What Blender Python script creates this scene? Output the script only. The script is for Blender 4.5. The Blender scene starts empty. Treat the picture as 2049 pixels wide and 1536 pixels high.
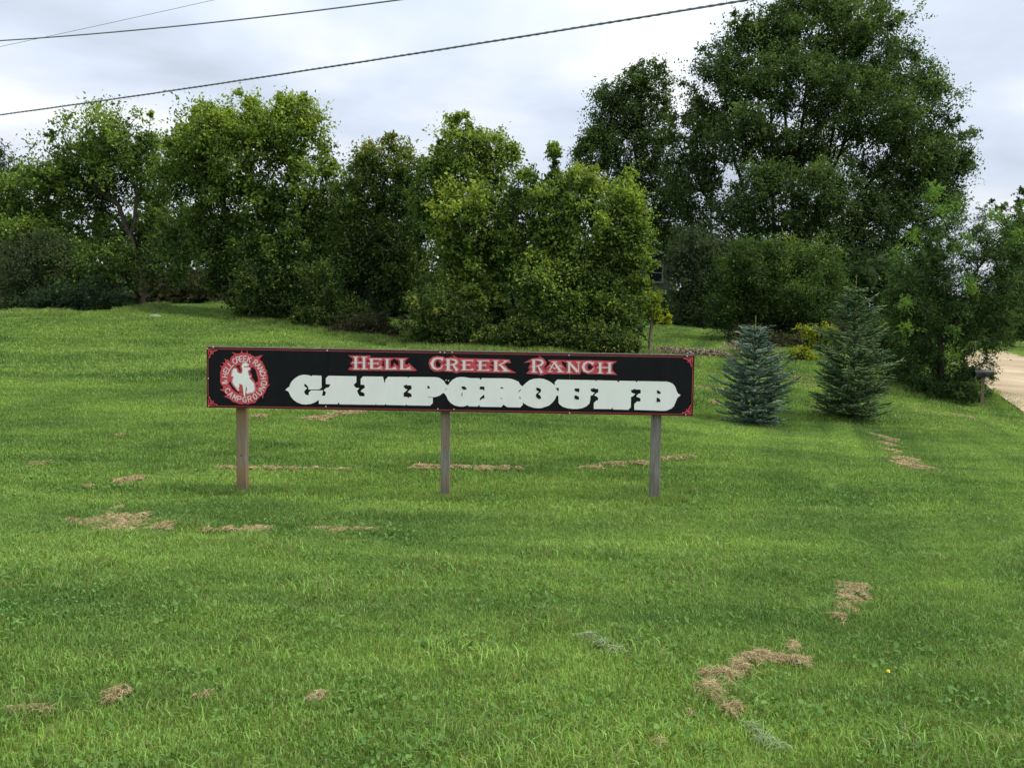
import bpy, math, random
import numpy as np
from mathutils import Matrix, Vector
from mathutils.geometry import tessellate_polygon

SC = bpy.context.scene
rng = np.random.default_rng(7)
random.seed(7)
R = math.radians

# ------------------------------------------------------------------ camera
F = 1700.0                      # focal length in photo pixels (photo is 2049 x 1536)
PITCH, ROLL = 3.4, 0.95
CAM_H = 1.6
cam_data = bpy.data.cameras.new('camera')
cam = bpy.data.objects.new('camera', cam_data)
SC.collection.objects.link(cam)
cam_data.sensor_width = 36.0
cam_data.lens = 36.0 * F / 2049.0
cam_data.clip_start = 0.05
cam_data.clip_end = 2000
CR = Matrix.Rotation(R(90 - PITCH), 4, 'X') @ Matrix.Rotation(R(ROLL), 4, 'Z')
cam.matrix_world = Matrix.Translation((0, 0, CAM_H)) @ CR
SC.camera = cam

# ------------------------------------------------------------------ sky, sun, exposure
SUN_EL, SUN_AZ = 58.0, 98.0     # azimuth clockwise from +Y (the view direction): high on the right
world = bpy.data.worlds.new('World')
SC.world = world
world.use_nodes = True
wn, wl = world.node_tree.nodes, world.node_tree.links
wn.clear()
def wnode(t, **kw):
    n = wn.new(t)
    for k, v in kw.items(): setattr(n, k, v)
    return n
w_out = wnode('ShaderNodeOutputWorld'); w_bg = wnode('ShaderNodeBackground')
sky = wnode('ShaderNodeTexSky'); sky.sky_type = 'NISHITA'; sky.sun_disc = False
sky.sun_elevation = R(SUN_EL); sky.sun_rotation = R(SUN_AZ)
tc = wnode('ShaderNodeTexCoord'); sep = wnode('ShaderNodeSeparateXYZ')
wl.new(tc.outputs['Generated'], sep.inputs[0])
def wmath(op, a, b=None, clamp=False):
    n = wnode('ShaderNodeMath', operation=op, use_clamp=clamp)
    for i, v in enumerate((a, b)):
        if v is None: continue
        if isinstance(v, (int, float)): n.inputs[i].default_value = v
        else: wl.new(v, n.inputs[i])
    return n.outputs[0]
zc = wmath('MAXIMUM', sep.outputs['Z'], 0.0)
den = wmath('ADD', zc, 0.22)
comb = wnode('ShaderNodeCombineXYZ')
wl.new(wmath('DIVIDE', sep.outputs['X'], den), comb.inputs[0])
wl.new(wmath('DIVIDE', sep.outputs['Y'], den), comb.inputs[1])
comb.inputs[2].default_value = 5.2
nz = wnode('ShaderNodeTexNoise'); nz.inputs['Scale'].default_value = 1.75; nz.inputs['Detail'].default_value = 5
nz.inputs['Roughness'].default_value = 0.48; nz.inputs['Distortion'].default_value = 0.25
wl.new(comb.outputs[0], nz.inputs['Vector'])
ramp = wnode('ShaderNodeValToRGB')
cr = ramp.color_ramp
cr.elements[0].position = 0.30; cr.elements[0].color = (0.47, 0.52, 0.60, 1)
cr.elements[1].position = 0.66; cr.elements[1].color = (0.90, 0.91, 0.92, 1)
e = cr.elements.new(0.45); e.color = (0.60, 0.665, 0.77, 1)
e = cr.elements.new(0.55); e.color = (0.71, 0.75, 0.82, 1)
wl.new(nz.outputs['Fac'], ramp.inputs[0])
# overcast cloud: brighter towards the zenith (well above the frame), as under a real cloud layer
gain = wmath('ADD', wmath('MULTIPLY', zc, 1.25), 0.80)
mulv = wnode('ShaderNodeVectorMath', operation='SCALE')
wl.new(ramp.outputs[0], mulv.inputs[0]); wl.new(gain, mulv.inputs['Scale'])
skys = wnode('ShaderNodeVectorMath', operation='SCALE'); skys.inputs['Scale'].default_value = 0.10
wl.new(sky.outputs[0], skys.inputs[0])
mix = wnode('ShaderNodeMix', data_type='RGBA'); mix.inputs[0].default_value = 0.12
wl.new(mulv.outputs[0], mix.inputs[6]); wl.new(skys.outputs[0], mix.inputs[7])
wl.new(mix.outputs[2], w_bg.inputs['Color']); w_bg.inputs['Strength'].default_value = 1.0
wl.new(w_bg.outputs[0], w_out.inputs['Surface'])

sun_d = bpy.data.lights.new('sun', 'SUN'); sun_d.energy = 3.6; sun_d.angle = R(20); sun_d.color = (1.0, 0.95, 0.86)
sun = bpy.data.objects.new('sun', sun_d); SC.collection.objects.link(sun)
sd = Vector((math.sin(R(SUN_AZ)) * math.cos(R(SUN_EL)), math.cos(R(SUN_AZ)) * math.cos(R(SUN_EL)), math.sin(R(SUN_EL))))
sun.rotation_euler = sd.to_track_quat('Z', 'Y').to_euler()
SC.view_settings.view_transform = 'Standard'
SC.view_settings.look = 'None'
SC.view_settings.gamma = 1.0
SC.view_settings.exposure = 0.28
SC.view_settings.use_curve_mapping = False
SC.cycles.max_bounces = 6
SC.cycles.diffuse_bounces = 3
SC.cycles.transmission_bounces = 4
SC.cycles.transparent_max_bounces = 4

# ------------------------------------------------------------------ pixel <-> world helpers
CRm = np.array(CR.to_3x3())
def ray(px, py):
    d = np.array([(px - 1024.5) / F, -(py - 768.0) / F, -1.0])
    return CRm @ d
def at(px, py, Y):
    """world point on the ray of a photo pixel, at world depth Y"""
    d = ray(px, py)
    t = Y / d[1]
    return np.array([0, 0, CAM_H]) + d * t

# ------------------------------------------------------------------ terrain
CTRL = []
for (px, py, Y) in [(482, 991, 8.5), (890, 1005, 8.4), (1310, 1005, 8.5),
                    (0, 632, 27), (120, 631, 27), (230, 628, 27.5), (0, 720, 19.5), (0, 850, 12.5), (300, 780, 15.5),
                    (60, 622, 33), (330, 612, 33), (420, 610, 34), (470, 640, 27.5), (600, 655, 26.5), (830, 695, 24), (640, 700, 21.5),
                    (1130, 706, 23.5), (1300, 709, 25), (1480, 714, 26), (1700, 722, 26),
                    (1380, 655, 42), (1600, 665, 42), (1000, 770, 16.5), (1200, 860, 12.5),
                    (1505, 850, 15.2), (1700, 839, 16.4), (1900, 802, 21), (1780, 760, 23),
                    (2043, 825, 20.5), (1985, 782, 22.3), (2049, 712, 33), (1983, 700, 38), (2100, 700, 42)]:
    CTRL.append(at(px, py, Y))
for X in (-24, -12, 0, 12, 24):
    for Y in (-14, -4, 3):
        CTRL.append(np.array([X * 0.6, Y, 0.0]))
CTRL += [np.array(p, float) for p in [(-6, 6, 0.02), (6, 6, 0), (12, 10, 0), (-12, 9, .1), (18, 15, -.1), (-30, 25, 1.9), (-40, 10, .9), (34, 24, .3),
         (-45, 60, 2.2), (-20, 60, 2.1), (0, 60, 2.0), (20, 60, 1.9), (45, 60, 1.8), (60, 30, 1.0), (-60, 30, 2.2)]]
CTRL = np.array(CTRL)
def _tps():
    n = len(CTRL); P = CTRL[:, :2] / 10
    d = np.linalg.norm(P[:, None] - P[None], axis=2)
    K = np.where(d > 0, d * d * np.log(np.maximum(d, 1e-9)), 0) + np.eye(n) * 0.004
    A = np.zeros((n + 3, n + 3)); A[:n, :n] = K; A[:n, n] = 1; A[:n, n + 1:] = P
    A[n, :n] = 1; A[n + 1:, :n] = P.T
    return np.linalg.solve(A, np.concatenate([CTRL[:, 2], np.zeros(3)]))
TW = _tps()
def H(x, y):
    x = np.asarray(x, float); y = np.asarray(y, float); sh = np.broadcast(x, y).shape
    x = np.broadcast_to(x, sh).ravel(); y = np.broadcast_to(y, sh).ravel()
    out = np.zeros(len(x)); n = len(CTRL); P = CTRL[:, :2] / 10
    xc = np.clip(x, -60, 60) / 10; yc = np.clip(y, -14, 62) / 10
    for s in range(0, len(x), 20000):
        q = np.stack([xc[s:s + 20000], yc[s:s + 20000]], 1)
        d = np.linalg.norm(q[:, None] - P[None], axis=2)
        out[s:s + 20000] = np.where(d > 0, d * d * np.log(np.maximum(d, 1e-9)), 0) @ TW[:n] + TW[n] + q @ TW[n + 1:]
    out += 0.012 * np.sin(x * 1.9 + 1.3 * np.sin(y * .7)) * np.cos(y * 1.6 + np.sin(x * .9)) + 0.008 * np.sin(x * 4.1 + y * 2.3) * np.sin(y * 4.7 - x)
    return out.reshape(sh)
def h1(x, y): return float(H(np.array([x]), np.array([y]))[0])
def ground(px, py):
    """where the ray of a photo pixel meets the lawn"""
    d = ray(px, py); ts = np.concatenate([np.arange(2, 12, .03), np.arange(12, 60, .1)])
    pts = np.array([0, 0, CAM_H])[None] + d[None] * ts[:, None]
    g = H(pts[:, 0], pts[:, 1]); k = np.argmax(pts[:, 2] < g)
    if not (pts[:, 2] < g).any(): k = len(ts) - 1
    return np.array([pts[k, 0], pts[k, 1], g[k]])

# ------------------------------------------------------------------ mesh and object helpers
COL = SC.collection
def mesh_np(name, V, faces_flat, k, mat, attrs=None, smooth=False):
    """V (n,3), faces_flat (m,k) uniform polygons"""
    V = np.asarray(V, np.float32); Fc = np.asarray(faces_flat, np.int32).reshape(-1, k)
    me = bpy.data.meshes.new(name)
    me.vertices.add(len(V)); me.vertices.foreach_set('co', V.ravel())
    me.loops.add(Fc.size); me.loops.foreach_set('vertex_index', Fc.ravel())
    me.polygons.add(len(Fc)); me.polygons.foreach_set('loop_start', np.arange(0, Fc.size, k, dtype=np.int32))
    me.polygons.foreach_set('loop_total', np.full(len(Fc), k, np.int32))
    if smooth: me.polygons.foreach_set('use_smooth', np.ones(len(Fc), bool))
    me.update(calc_edges=True)
    for an, (ty, arr) in (attrs or {}).items():
        a = me.attributes.new(an, ty, 'POINT')
        a.data.foreach_set('color' if ty == 'FLOAT_COLOR' else ('vector' if ty == 'FLOAT_VECTOR' else 'value'), np.asarray(arr, np.float32 if ty != 'INT' else np.int32).ravel())
    if mat: me.materials.append(mat)
    return me
def link(name, me, parent=None, **props):
    o = bpy.data.objects.new(name, me); COL.objects.link(o)
    if parent: o.parent = parent
    for k, v in props.items(): o[k] = v
    return o
def thing(name, label, category, loc, group=None, kind=None):
    o = bpy.data.objects.new(name, None); COL.objects.link(o); o.location = loc; o.empty_display_size = .2
    o['label'] = label; o['category'] = category
    if group: o['group'] = group
    if kind: o['kind'] = kind
    return o
class MB:
    def __init__(s): s.v = []; s.f = []
    def poly(s, pts):
        b = len(s.v); s.v += [tuple(p) for p in pts]; s.f.append(tuple(range(b, b + len(pts))))
    def box(s, x0, x1, y0, y1, z0, z1):
        b = len(s.v)
        s.v += [(x0, y0, z0), (x1, y0, z0), (x1, y1, z0), (x0, y1, z0), (x0, y0, z1), (x1, y0, z1), (x1, y1, z1), (x0, y1, z1)]
        for f in ((0, 3, 2, 1), (4, 5, 6, 7), (0, 1, 5, 4), (1, 2, 6, 5), (2, 3, 7, 6), (3, 0, 4, 7)): s.f.append(tuple(b + i for i in f))
    def tube(s, pts, rad, n=8, cap=True):
        pts = [Vector(p) for p in pts]; rad = rad if hasattr(rad, '__len__') else [rad] * len(pts); b = len(s.v)
        for i, p in enumerate(pts):
            t = (pts[min(i + 1, len(pts) - 1)] - pts[max(i - 1, 0)]).normalized()
            u = t.cross(Vector((0, 0, 1)) if abs(t.z) < .9 else Vector((1, 0, 0))).normalized(); w = t.cross(u)
            for k in range(n):
                a = 2 * math.pi * k / n
                s.v.append(tuple(p + (u * math.cos(a) + w * math.sin(a)) * rad[i]))
        for i in range(len(pts) - 1):
            for k in range(n):
                s.f.append((b + i * n + k, b + i * n + (k + 1) % n, b + (i + 1) * n + (k + 1) % n, b + (i + 1) * n + k))
        if cap:
            s.f.append(tuple(b + k for k in range(n))[::-1]); s.f.append(tuple(b + (len(pts) - 1) * n + k for k in range(n)))
    def build(s, name, mat, parent=None, bevel=0, smooth=False, **props):
        me = bpy.data.meshes.new(name); me.from_pydata(s.v, [], s.f); me.update()
        if smooth:
            for p in me.polygons: p.use_smooth = True
        me.materials.append(mat)
        o = link(name, me, parent, **props)
        if bevel:
            m = o.modifiers.new('bevel', 'BEVEL'); m.width = bevel; m.segments = 2
        return o

# ------------------------------------------------------------------ materials
def newmat(name):
    m = bpy.data.materials.new(name); m.use_nodes = True; nt = m.node_tree; nt.nodes.clear()
    out = nt.nodes.new('ShaderNodeOutputMaterial')
    return m, nt, out
def N(nt, t, **kw):
    n = nt.nodes.new(t)
    for k, v in kw.items():
        if k == 'ins':
            for kk, vv in v.items():
                if hasattr(vv, 'is_output') or isinstance(vv, bpy.types.NodeSocket): nt.links.new(vv, n.inputs[kk])
                else: n.inputs[kk].default_value = vv
        else: setattr(n, k, v)
    return n
def mixc(nt, f, a, b, blend='MIX'):
    n = nt.nodes.new('ShaderNodeMix'); n.data_type = 'RGBA'; n.blend_type = blend
    for i, v in ((0, f), (6, a), (7, b)):
        if isinstance(v, bpy.types.NodeSocket): nt.links.new(v, n.inputs[i])
        elif isinstance(v, tuple): n.inputs[i].default_value = (*v, 1)
        else: n.inputs[i].default_value = v
    return n.outputs[2]
def mth(nt, op, a, b=0.0, c=None, clamp=False):
    n = nt.nodes.new('ShaderNodeMath'); n.operation = op; n.use_clamp = clamp
    for i, v in enumerate((a, b, c)):
        if v is None: continue
        if isinstance(v, bpy.types.NodeSocket): nt.links.new(v, n.inputs[i])
        else: n.inputs[i].default_value = v
    return n.outputs[0]
def ramp01(nt, v, lo, hi):
    n = nt.nodes.new('ShaderNodeMapRange'); nt.links.new(v, n.inputs[0]); n.inputs[1].default_value = lo; n.inputs[2].default_value = hi
    return n.outputs[0]
def noise(nt, vec, scale, detail=3, rough=.5):
    n = nt.nodes.new('ShaderNodeTexNoise'); n.inputs['Scale'].default_value = scale; n.inputs['Detail'].default_value = detail; n.inputs['Roughness'].default_value = rough
    if vec is not None: nt.links.new(vec, n.inputs['Vector'])
    return n.outputs['Fac']

def leaf_mat(name, trans=.35, rough=.55, spec=.25):
    m, nt, out = newmat(name)
    a = N(nt, 'ShaderNodeAttribute', attribute_name='tint')
    p = N(nt, 'ShaderNodeBsdfPrincipled', ins={'Base Color': a.outputs['Color'], 'Roughness': rough, 'Specular IOR Level': spec})
    t = N(nt, 'ShaderNodeBsdfTranslucent')
    hs = N(nt, 'ShaderNodeHueSaturation', ins={'Hue': 0.485, 'Saturation': 1.15, 'Value': 1.25, 'Color': a.outputs['Color']})
    nt.links.new(hs.outputs[0], t.inputs[0])
    mx = N(nt, 'ShaderNodeMixShader', ins={0: trans}); nt.links.new(p.outputs[0], mx.inputs[1]); nt.links.new(t.outputs[0], mx.inputs[2])
    nt.links.new(mx.outputs[0], out.inputs[0])
    return m
M_LEAF = leaf_mat('leaf', .38, .7, .1)
M_NEEDLE = leaf_mat('needle', .12, .6, .2)

def simple_mat(name, col, rough=.6, spec=.3, nscale=None, namt=.2, bump=0, metal=0):
    m, nt, out = newmat(name)
    p = N(nt, 'ShaderNodeBsdfPrincipled', ins={'Roughness': rough, 'Specular IOR Level': spec, 'Metallic': metal})
    p.inputs['Base Color'].default_value = (*col, 1)
    if nscale:
        g = N(nt, 'ShaderNodeTexCoord').outputs['Object']
        nn = noise(nt, g, nscale, 5, .6)
        dark = tuple(c * (1 - namt) for c in col); light = tuple(min(1, c * (1 + namt)) for c in col)
        nt.links.new(mixc(nt, ramp01(nt, nn, .3, .7), dark, light), p.inputs['Base Color'])
        if bump:
            b = N(nt, 'ShaderNodeBump', ins={'Strength': bump, 'Distance': .02, 'Height': nn}); nt.links.new(b.outputs[0], p.inputs['Normal'])
    nt.links.new(p.outputs[0], out.inputs[0])
    return m
M_BARK = simple_mat('bark', (.075, .062, .05), .9, .1, 14, .5, .5)
M_BARK3 = simple_mat('bark_elm', (.022, .018, .016), .95, .05, 14, .4, .5)
M_BARK2 = simple_mat('bark_dark', (.05, .043, .036), .9, .1, 14, .5, .5)

def lawn_color(nt, pos):
    """large-scale colour of the lawn, shared by blades and the soil below (world position)"""
    s1 = N(nt, 'ShaderNodeVectorMath', operation='MULTIPLY', ins={0: pos}); s1.inputs[1].default_value = (.55, 1.0, 0)
    n1 = noise(nt, s1.outputs[0], .42, 3, .55)
    s2 = N(nt, 'ShaderNodeVectorMath', operation='MULTIPLY', ins={0: pos}); s2.inputs[1].default_value = (.5, 1.5, 0)
    n2 = noise(nt, s2.outputs[0], 1.7, 4, .6)
    n3 = noise(nt, pos, 6.0, 2, .6)
    v = mth(nt, 'ADD', mth(nt, 'MULTIPLY', n1, .55), mth(nt, 'ADD', mth(nt, 'MULTIPLY', n2, .3), mth(nt, 'MULTIPLY', n3, .15)))
    s4 = N(nt, 'ShaderNodeVectorMath', operation='MULTIPLY', ins={0: pos}); s4.inputs[1].default_value = (.10, 1.15, 0)
    v = mth(nt, 'ADD', v, mth(nt, 'MULTIPLY', mth(nt, 'SUBTRACT', noise(nt, s4.outputs[0], 1.0, 2, .5), .5), .22))
    sx = N(nt, 'ShaderNodeSeparateXYZ', ins={0: pos})
    s5 = N(nt, 'ShaderNodeCombineXYZ'); nt.links.new(mth(nt, 'ADD', mth(nt, 'MULTIPLY', sx.outputs[0], 1.25), mth(nt, 'MULTIPLY', sx.outputs[1], -.42)), s5.inputs[0]); nt.links.new(mth(nt, 'MULTIPLY', sx.outputs[1], .05), s5.inputs[1])
    side = ramp01(nt, sx.outputs[0], 1.5, 5.0)
    v = mth(nt, 'ADD', v, mth(nt, 'MULTIPLY', mth(nt, 'MULTIPLY', mth(nt, 'SUBTRACT', noise(nt, s5.outputs[0], 1.0, 2, .5), .5), .6), side))
    v = ramp01(nt, v, .37, .61)
    c = mixc(nt, v, (.086, .168, .030), (.255, .375, .066))
    dry = ramp01(nt, noise(nt, s2.outputs[0], .9, 4, .7), .60, .76)
    return mixc(nt, mth(nt, 'MULTIPLY', dry, .5), c, (.30, .36, .12))

def grass_mat(name, dry=False):
    m, nt, out = newmat(name)
    pos = N(nt, 'ShaderNodeNewGeometry').outputs['Position']
    a = N(nt, 'ShaderNodeAttribute', attribute_name='tint').outputs['Color']     # r: random, g: along blade, b: straw flag
    sp = N(nt, 'ShaderNodeSeparateColor', ins={0: a})
    base = lawn_color(nt, pos)
    rnd = sp.outputs[0]
    hs = N(nt, 'ShaderNodeHueSaturation', ins={'Saturation': 1.0, 'Color': base})
    nt.links.new(mth(nt, 'ADD', mth(nt, 'MULTIPLY', rnd, .05), .475), hs.inputs['Hue'])
    nt.links.new(mth(nt, 'ADD', mth(nt, 'MULTIPLY', rnd, 1.15), .48), hs.inputs['Value'])
    c = mixc(nt, sp.outputs[2], hs.outputs[0], (.30, .25, .12))
    p = N(nt, 'ShaderNodeBsdfPrincipled', ins={'Base Color': c, 'Roughness': .5, 'Specular IOR Level': .3})
    t = N(nt, 'ShaderNodeBsdfTranslucent', ins={0: c})
    mx = N(nt, 'ShaderNodeMixShader', ins={0: .35}); nt.links.new(p.outputs[0], mx.inputs[1]); nt.links.new(t.outputs[0], mx.inputs[2])
    nt.links.new(mx.outputs[0], out.inputs[0])
    return m
M_GRASS = grass_mat('grass_blades')
M_WEED = leaf_mat('weed_leaf', .3, .7, .12)

def ground_mat():
    m, nt, out = newmat('lawn_soil')
    pos = N(nt, 'ShaderNodeNewGeometry').outputs['Position']
    c = lawn_color(nt, pos)
    f = ramp01(nt, noise(nt, pos, 60, 3, .7), .35, .7)
    c2 = mixc(nt, f, (.045, .055, .02), c)
    p = N(nt, 'ShaderNodeBsdfPrincipled', ins={'Base Color': c2, 'Roughness': .95, 'Specular IOR Level': .05})
    b = N(nt, 'ShaderNodeBump', ins={'Strength': .8, 'Distance': .03, 'Height': noise(nt, pos, 35, 4, .7)}); nt.links.new(b.outputs[0], p.inputs['Normal'])
    nt.links.new(p.outputs[0], out.inputs[0])
    return m

# ------------------------------------------------------------------ ground sheet
def axis(lo, hi, fine_lo, fine_hi, step):
    a = list(np.arange(fine_lo, fine_hi + 1e-6, step)); g = step
    x = fine_hi
    while x < hi: g *= 1.35; x += g; a.append(x)
    g = step; x = fine_lo; b = []
    while x > lo: g *= 1.35; x -= g; b.append(x)
    return np.array(b[::-1] + a)
gx = axis(-900, 900, -26, 30, .4); gy = axis(-300, 1200, -3, 50, .4)
GX, GY = np.meshgrid(gx, gy); GZ = H(GX, GY)
V = np.stack([GX.ravel(), GY.ravel(), GZ.ravel()], 1)
ii = np.arange((len(gy) - 1) * (len(gx) - 1)); r_, c_ = ii // (len(gx) - 1), ii % (len(gx) - 1); b_ = r_ * len(gx) + c_
link('ground', mesh_np('ground', V, np.stack([b_, b_ + 1, b_ + 1 + len(gx), b_ + len(gx)], 1), 4, ground_mat(), smooth=True), kind='structure')

# sandy gravel road at the right
def road():
    L = [ground(*p) for p in [(2150, 930), (2090, 860), (2043, 824), (1985, 783), (1940, 750), (1905, 728), (1890, 714)]]
    Rr = [ground(*p) for p in [(2500, 930), (2300, 860), (2180, 815), (2150, 775), (2120, 730), (2049, 711), (1975, 699)]]
    n, w = 48, 14
    def res(P):
        P = np.array(P); t = np.linspace(0, len(P) - 1, n); i = np.minimum(t.astype(int), len(P) - 2); f = (t - i)[:, None]
        return P[i] * (1 - f) + P[i + 1] * f
    A, B = res(L), res(Rr); s = np.linspace(0, 1, w)[None, :, None]
    P = A[:, None] * (1 - s) + B[:, None] * s
    P[:, :, 2] = H(P[:, :, 0], P[:, :, 1]) + .03
    V = P.reshape(-1, 3); i = np.arange((n - 1) * (w - 1)); r, c = i // (w - 1), i % (w - 1); b = r * w + c
    m, nt, out = newmat('road_gravel')
    pos = N(nt, 'ShaderNodeNewGeometry').outputs['Position']
    st = N(nt, 'ShaderNodeVectorMath', operation='MULTIPLY', ins={0: pos}); st.inputs[1].default_value = (.25, 1.2, 1)
    c1 = mixc(nt, ramp01(nt, noise(nt, st.outputs[0], .9, 4, .6), .35, .68), (.22, .165, .098), (.44, .355, .235))
    c2 = mixc(nt, mth(nt, 'MULTIPLY', ramp01(nt, noise(nt, pos, 30, 3, .7), .4, .7), .35), c1, (.5, .43, .33))
    p = N(nt, 'ShaderNodeBsdfPrincipled', ins={'Base Color': c2, 'Roughness': .95, 'Specular IOR Level': .1})
    bp = N(nt, 'ShaderNodeBump', ins={'Strength': .6, 'Distance': .03, 'Height': noise(nt, pos, 18, 5, .7)}); nt.links.new(bp.outputs[0], p.inputs['Normal'])
    nt.links.new(p.outputs[0], out.inputs[0])
    link('gravel_road', mesh_np('gravel_road', V, np.stack([b, b + 1, b + 1 + w, b + w], 1), 4, m, smooth=True), kind='structure')
    return np.array([a[:2] for a in A] + [q[:2] for q in B[::-1]])
ROAD = road()
def inpoly(x, y, P):
    ins = np.zeros(x.shape, bool); n = len(P)
    for i in range(n):
        x1, y1 = P[i]; x2, y2 = P[(i + 1) % n]
        c = ((y1 > y) != (y2 > y)) & (x < (x2 - x1) * (y - y1) / (y2 - y1 + 1e-12) + x1)
        ins ^= c
    return ins

# ------------------------------------------------------------------ grass (stuff): instanced tufts
def blade_patch(name, radius, n, hgt, wid, straw=.06, lean=.55):
    r = radius * np.sqrt(rng.random(n)); a = rng.random(n) * 2 * np.pi
    bx, by = r * np.cos(a), r * np.sin(a)
    h = hgt * (.55 + .75 * rng.random(n)) * (1 - .25 * (r / radius) ** 3)
    w = wid * (.6 + .8 * rng.random(n))
    da = rng.random(n) * 2 * np.pi; dl = lean * h * (.2 + rng.random(n) ** 1.2)
    dx, dy = dl * np.cos(da), dl * np.sin(da)
    wa = rng.random(n) * np.pi; wx, wy = w * np.cos(wa) / 2, w * np.sin(wa) / 2
    z0 = -.02 * np.ones(n)
    P = np.zeros((n, 5, 3))
    P[:, 0] = np.stack([bx - wx, by - wy, z0], 1); P[:, 1] = np.stack([bx + wx, by + wy, z0], 1)
    P[:, 2] = np.stack([bx + dx * .35 + wx * .9, by + dy * .35 + wy * .9, h * .6], 1)
    P[:, 3] = np.stack([bx + dx * .35 - wx * .9, by + dy * .35 - wy * .9, h * .6], 1)
    P[:, 4] = np.stack([bx + dx * 1.1, by + dy * 1.1, h * (.92 - .25 * rng.random(n))], 1)
    T = np.zeros((n, 5, 4)); T[:, :, 0] = rng.random(n)[:, None]; T[:, :, 1] = np.array([0, 0, .6, .6, 1])[None]
    T[:, :, 2] = ((rng.random(n) < straw) * (.4 + .6 * rng.random(n)))[:, None]; T[:, :, 3] = 1
    b = (np.arange(n) * 5)[:, None]
    F3 = np.concatenate([b + [0, 1, 2], b + [0, 2, 3], b + [3, 2, 4]])
    me = mesh_np(name, P.reshape(-1, 3), F3, 3, M_GRASS, {'tint': ('FLOAT_COLOR', T.reshape(-1, 4))})
    return bpy.data.objects.new(name, me)
def weed_patch(name, radius, n, size, col=(.075, .165, .035), pale=(.15, .26, .07)):
    """small lobed broad leaves on short stalks"""
    Vs, Fs, Ts = [], [], []
    for i in range(n):
        r = radius * math.sqrt(random.random()); a = random.random() * 6.283; bx, by = r * math.cos(a), r * math.sin(a)
        s = size * random.uniform(.45, 1.25); z = random.uniform(.025, .05); ya = random.random() * 6.283
        t = random.random() ** 1.7
        c = [col[k] * (1 - t) + pale[k] * t for k in range(3)]
        tx, ty = random.gauss(0, .55), random.gauss(0, .55)
        b = len(Vs); long = random.choice((1.0, 1.0, 1.8))
        shape = [(0, -.5), (.38, -.42), (.52, -.05), (.34, .35), (0, .6 * long), (-.34, .35), (-.52, -.05), (-.38, -.42)]
        for (u, v) in [(0, 0)] + shape:
            lx = u * s / long ** .5; ly = v * s
            x = bx + lx * math.cos(ya) - ly * math.sin(ya); y = by + lx * math.sin(ya) + ly * math.cos(ya)
            up = .12 * s * (abs(u) * 2) + (0 if (u, v) != (0, 0) else -.04 * s)
            Vs.append((x, y, z + up + tx * lx + ty * ly)); Ts.append((*c, 1))
        for k in range(8): Fs.append((b, b + 1 + k, b + 1 + (k + 1) % 8))
    return bpy.data.objects.new(name, mesh_np(name, Vs, Fs, 3, M_WEED, {'tint': ('FLOAT_COLOR', Ts)}))
def scatter(name, protos, pts, scl, rotz, idx, **props):
    col = bpy.data.collections.new(name + '_sources')
    for o in protos: col.objects.link(o)
    me = bpy.data.meshes.new(name); n = len(pts)
    me.vertices.add(n); me.vertices.foreach_set('co', np.asarray(pts, np.float32).ravel())
    e = .3
    nx = -(H(pts[:, 0] + e, pts[:, 1]) - H(pts[:, 0] - e, pts[:, 1])) / (2 * e)
    ny = -(H(pts[:, 0], pts[:, 1] + e) - H(pts[:, 0], pts[:, 1] - e)) / (2 * e)
    eul = np.zeros((n, 3), np.float32)
    for i in range(n):
        q = Vector((0, 0, 1)).rotation_difference(Vector((nx[i], ny[i], 1)).normalized()).to_matrix() @ Matrix.Rotation(float(rotz[i]), 3, 'Z')
        eul[i] = q.to_euler()
    for an, ty, arr in (('rot', 'FLOAT_VECTOR', eul), ('scl', 'FLOAT', scl), ('idx', 'INT', idx)):
        a = me.attributes.new(an, ty, 'POINT'); a.data.foreach_set('vector' if ty == 'FLOAT_VECTOR' else 'value', np.asarray(arr).astype(np.int32 if ty == 'INT' else np.float32).ravel())
    o = link(name, me, **props)
    ng = bpy.data.node_groups.new(name + '_scatter', 'GeometryNodeTree')
    ng.interface.new_socket('Geometry', in_out='INPUT', socket_type='NodeSocketGeometry')
    ng.interface.new_socket('Geometry', in_out='OUTPUT', socket_type='NodeSocketGeometry')
    gi, go = ng.nodes.new('NodeGroupInput'), ng.nodes.new('NodeGroupOutput')
    ci = ng.nodes.new('GeometryNodeCollectionInfo'); ci.inputs['Collection'].default_value = col
    ci.inputs['Separate Children'].default_value = True; ci.inputs['Reset Children'].default_value = True
    ip = ng.nodes.new('GeometryNodeInstanceOnPoints'); ip.inputs['Pick Instance'].default_value = True
    def na(nm, ty):
        x = ng.nodes.new('GeometryNodeInputNamedAttribute'); x.data_type = ty; x.inputs['Name'].default_value = nm
        return [s for s in x.outputs if s.enabled][0] if ty == 'FLOAT' else x.outputs['Attribute']
    ng.links.new(gi.outputs[0], ip.inputs['Points']); ng.links.new(ci.outputs[0], ip.inputs['Instance'])
    ng.links.new(na('idx', 'INT'), ip.inputs['Instance Index']); ng.links.new(na('rot', 'FLOAT_VECTOR'), ip.inputs['Rotation'])
    ng.links.new(na('scl', 'FLOAT'), ip.inputs['Scale']); ng.links.new(ip.outputs[0], go.inputs[0])
    md = o.modifiers.new('scatter', 'NODES'); md.node_group = ng
    return o
def jgrid(step, ymin, ymax, margin=1.6, dens=None):
    ys = np.arange(ymin, ymax, step); P = []
    for y in ys:
        hw = .64 * y + margin
        xs = np.arange(-hw, hw, step)
        P.append(np.stack([xs + rng.uniform(-.5, .5, len(xs)) * step, y + rng.uniform(-.5, .5, len(xs)) * step], 1))
    P = np.concatenate(P)
    P = P[~inpoly(P[:, 0], P[:, 1], ROAD)]
    return np.column_stack([P, H(P[:, 0], P[:, 1])])
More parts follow.
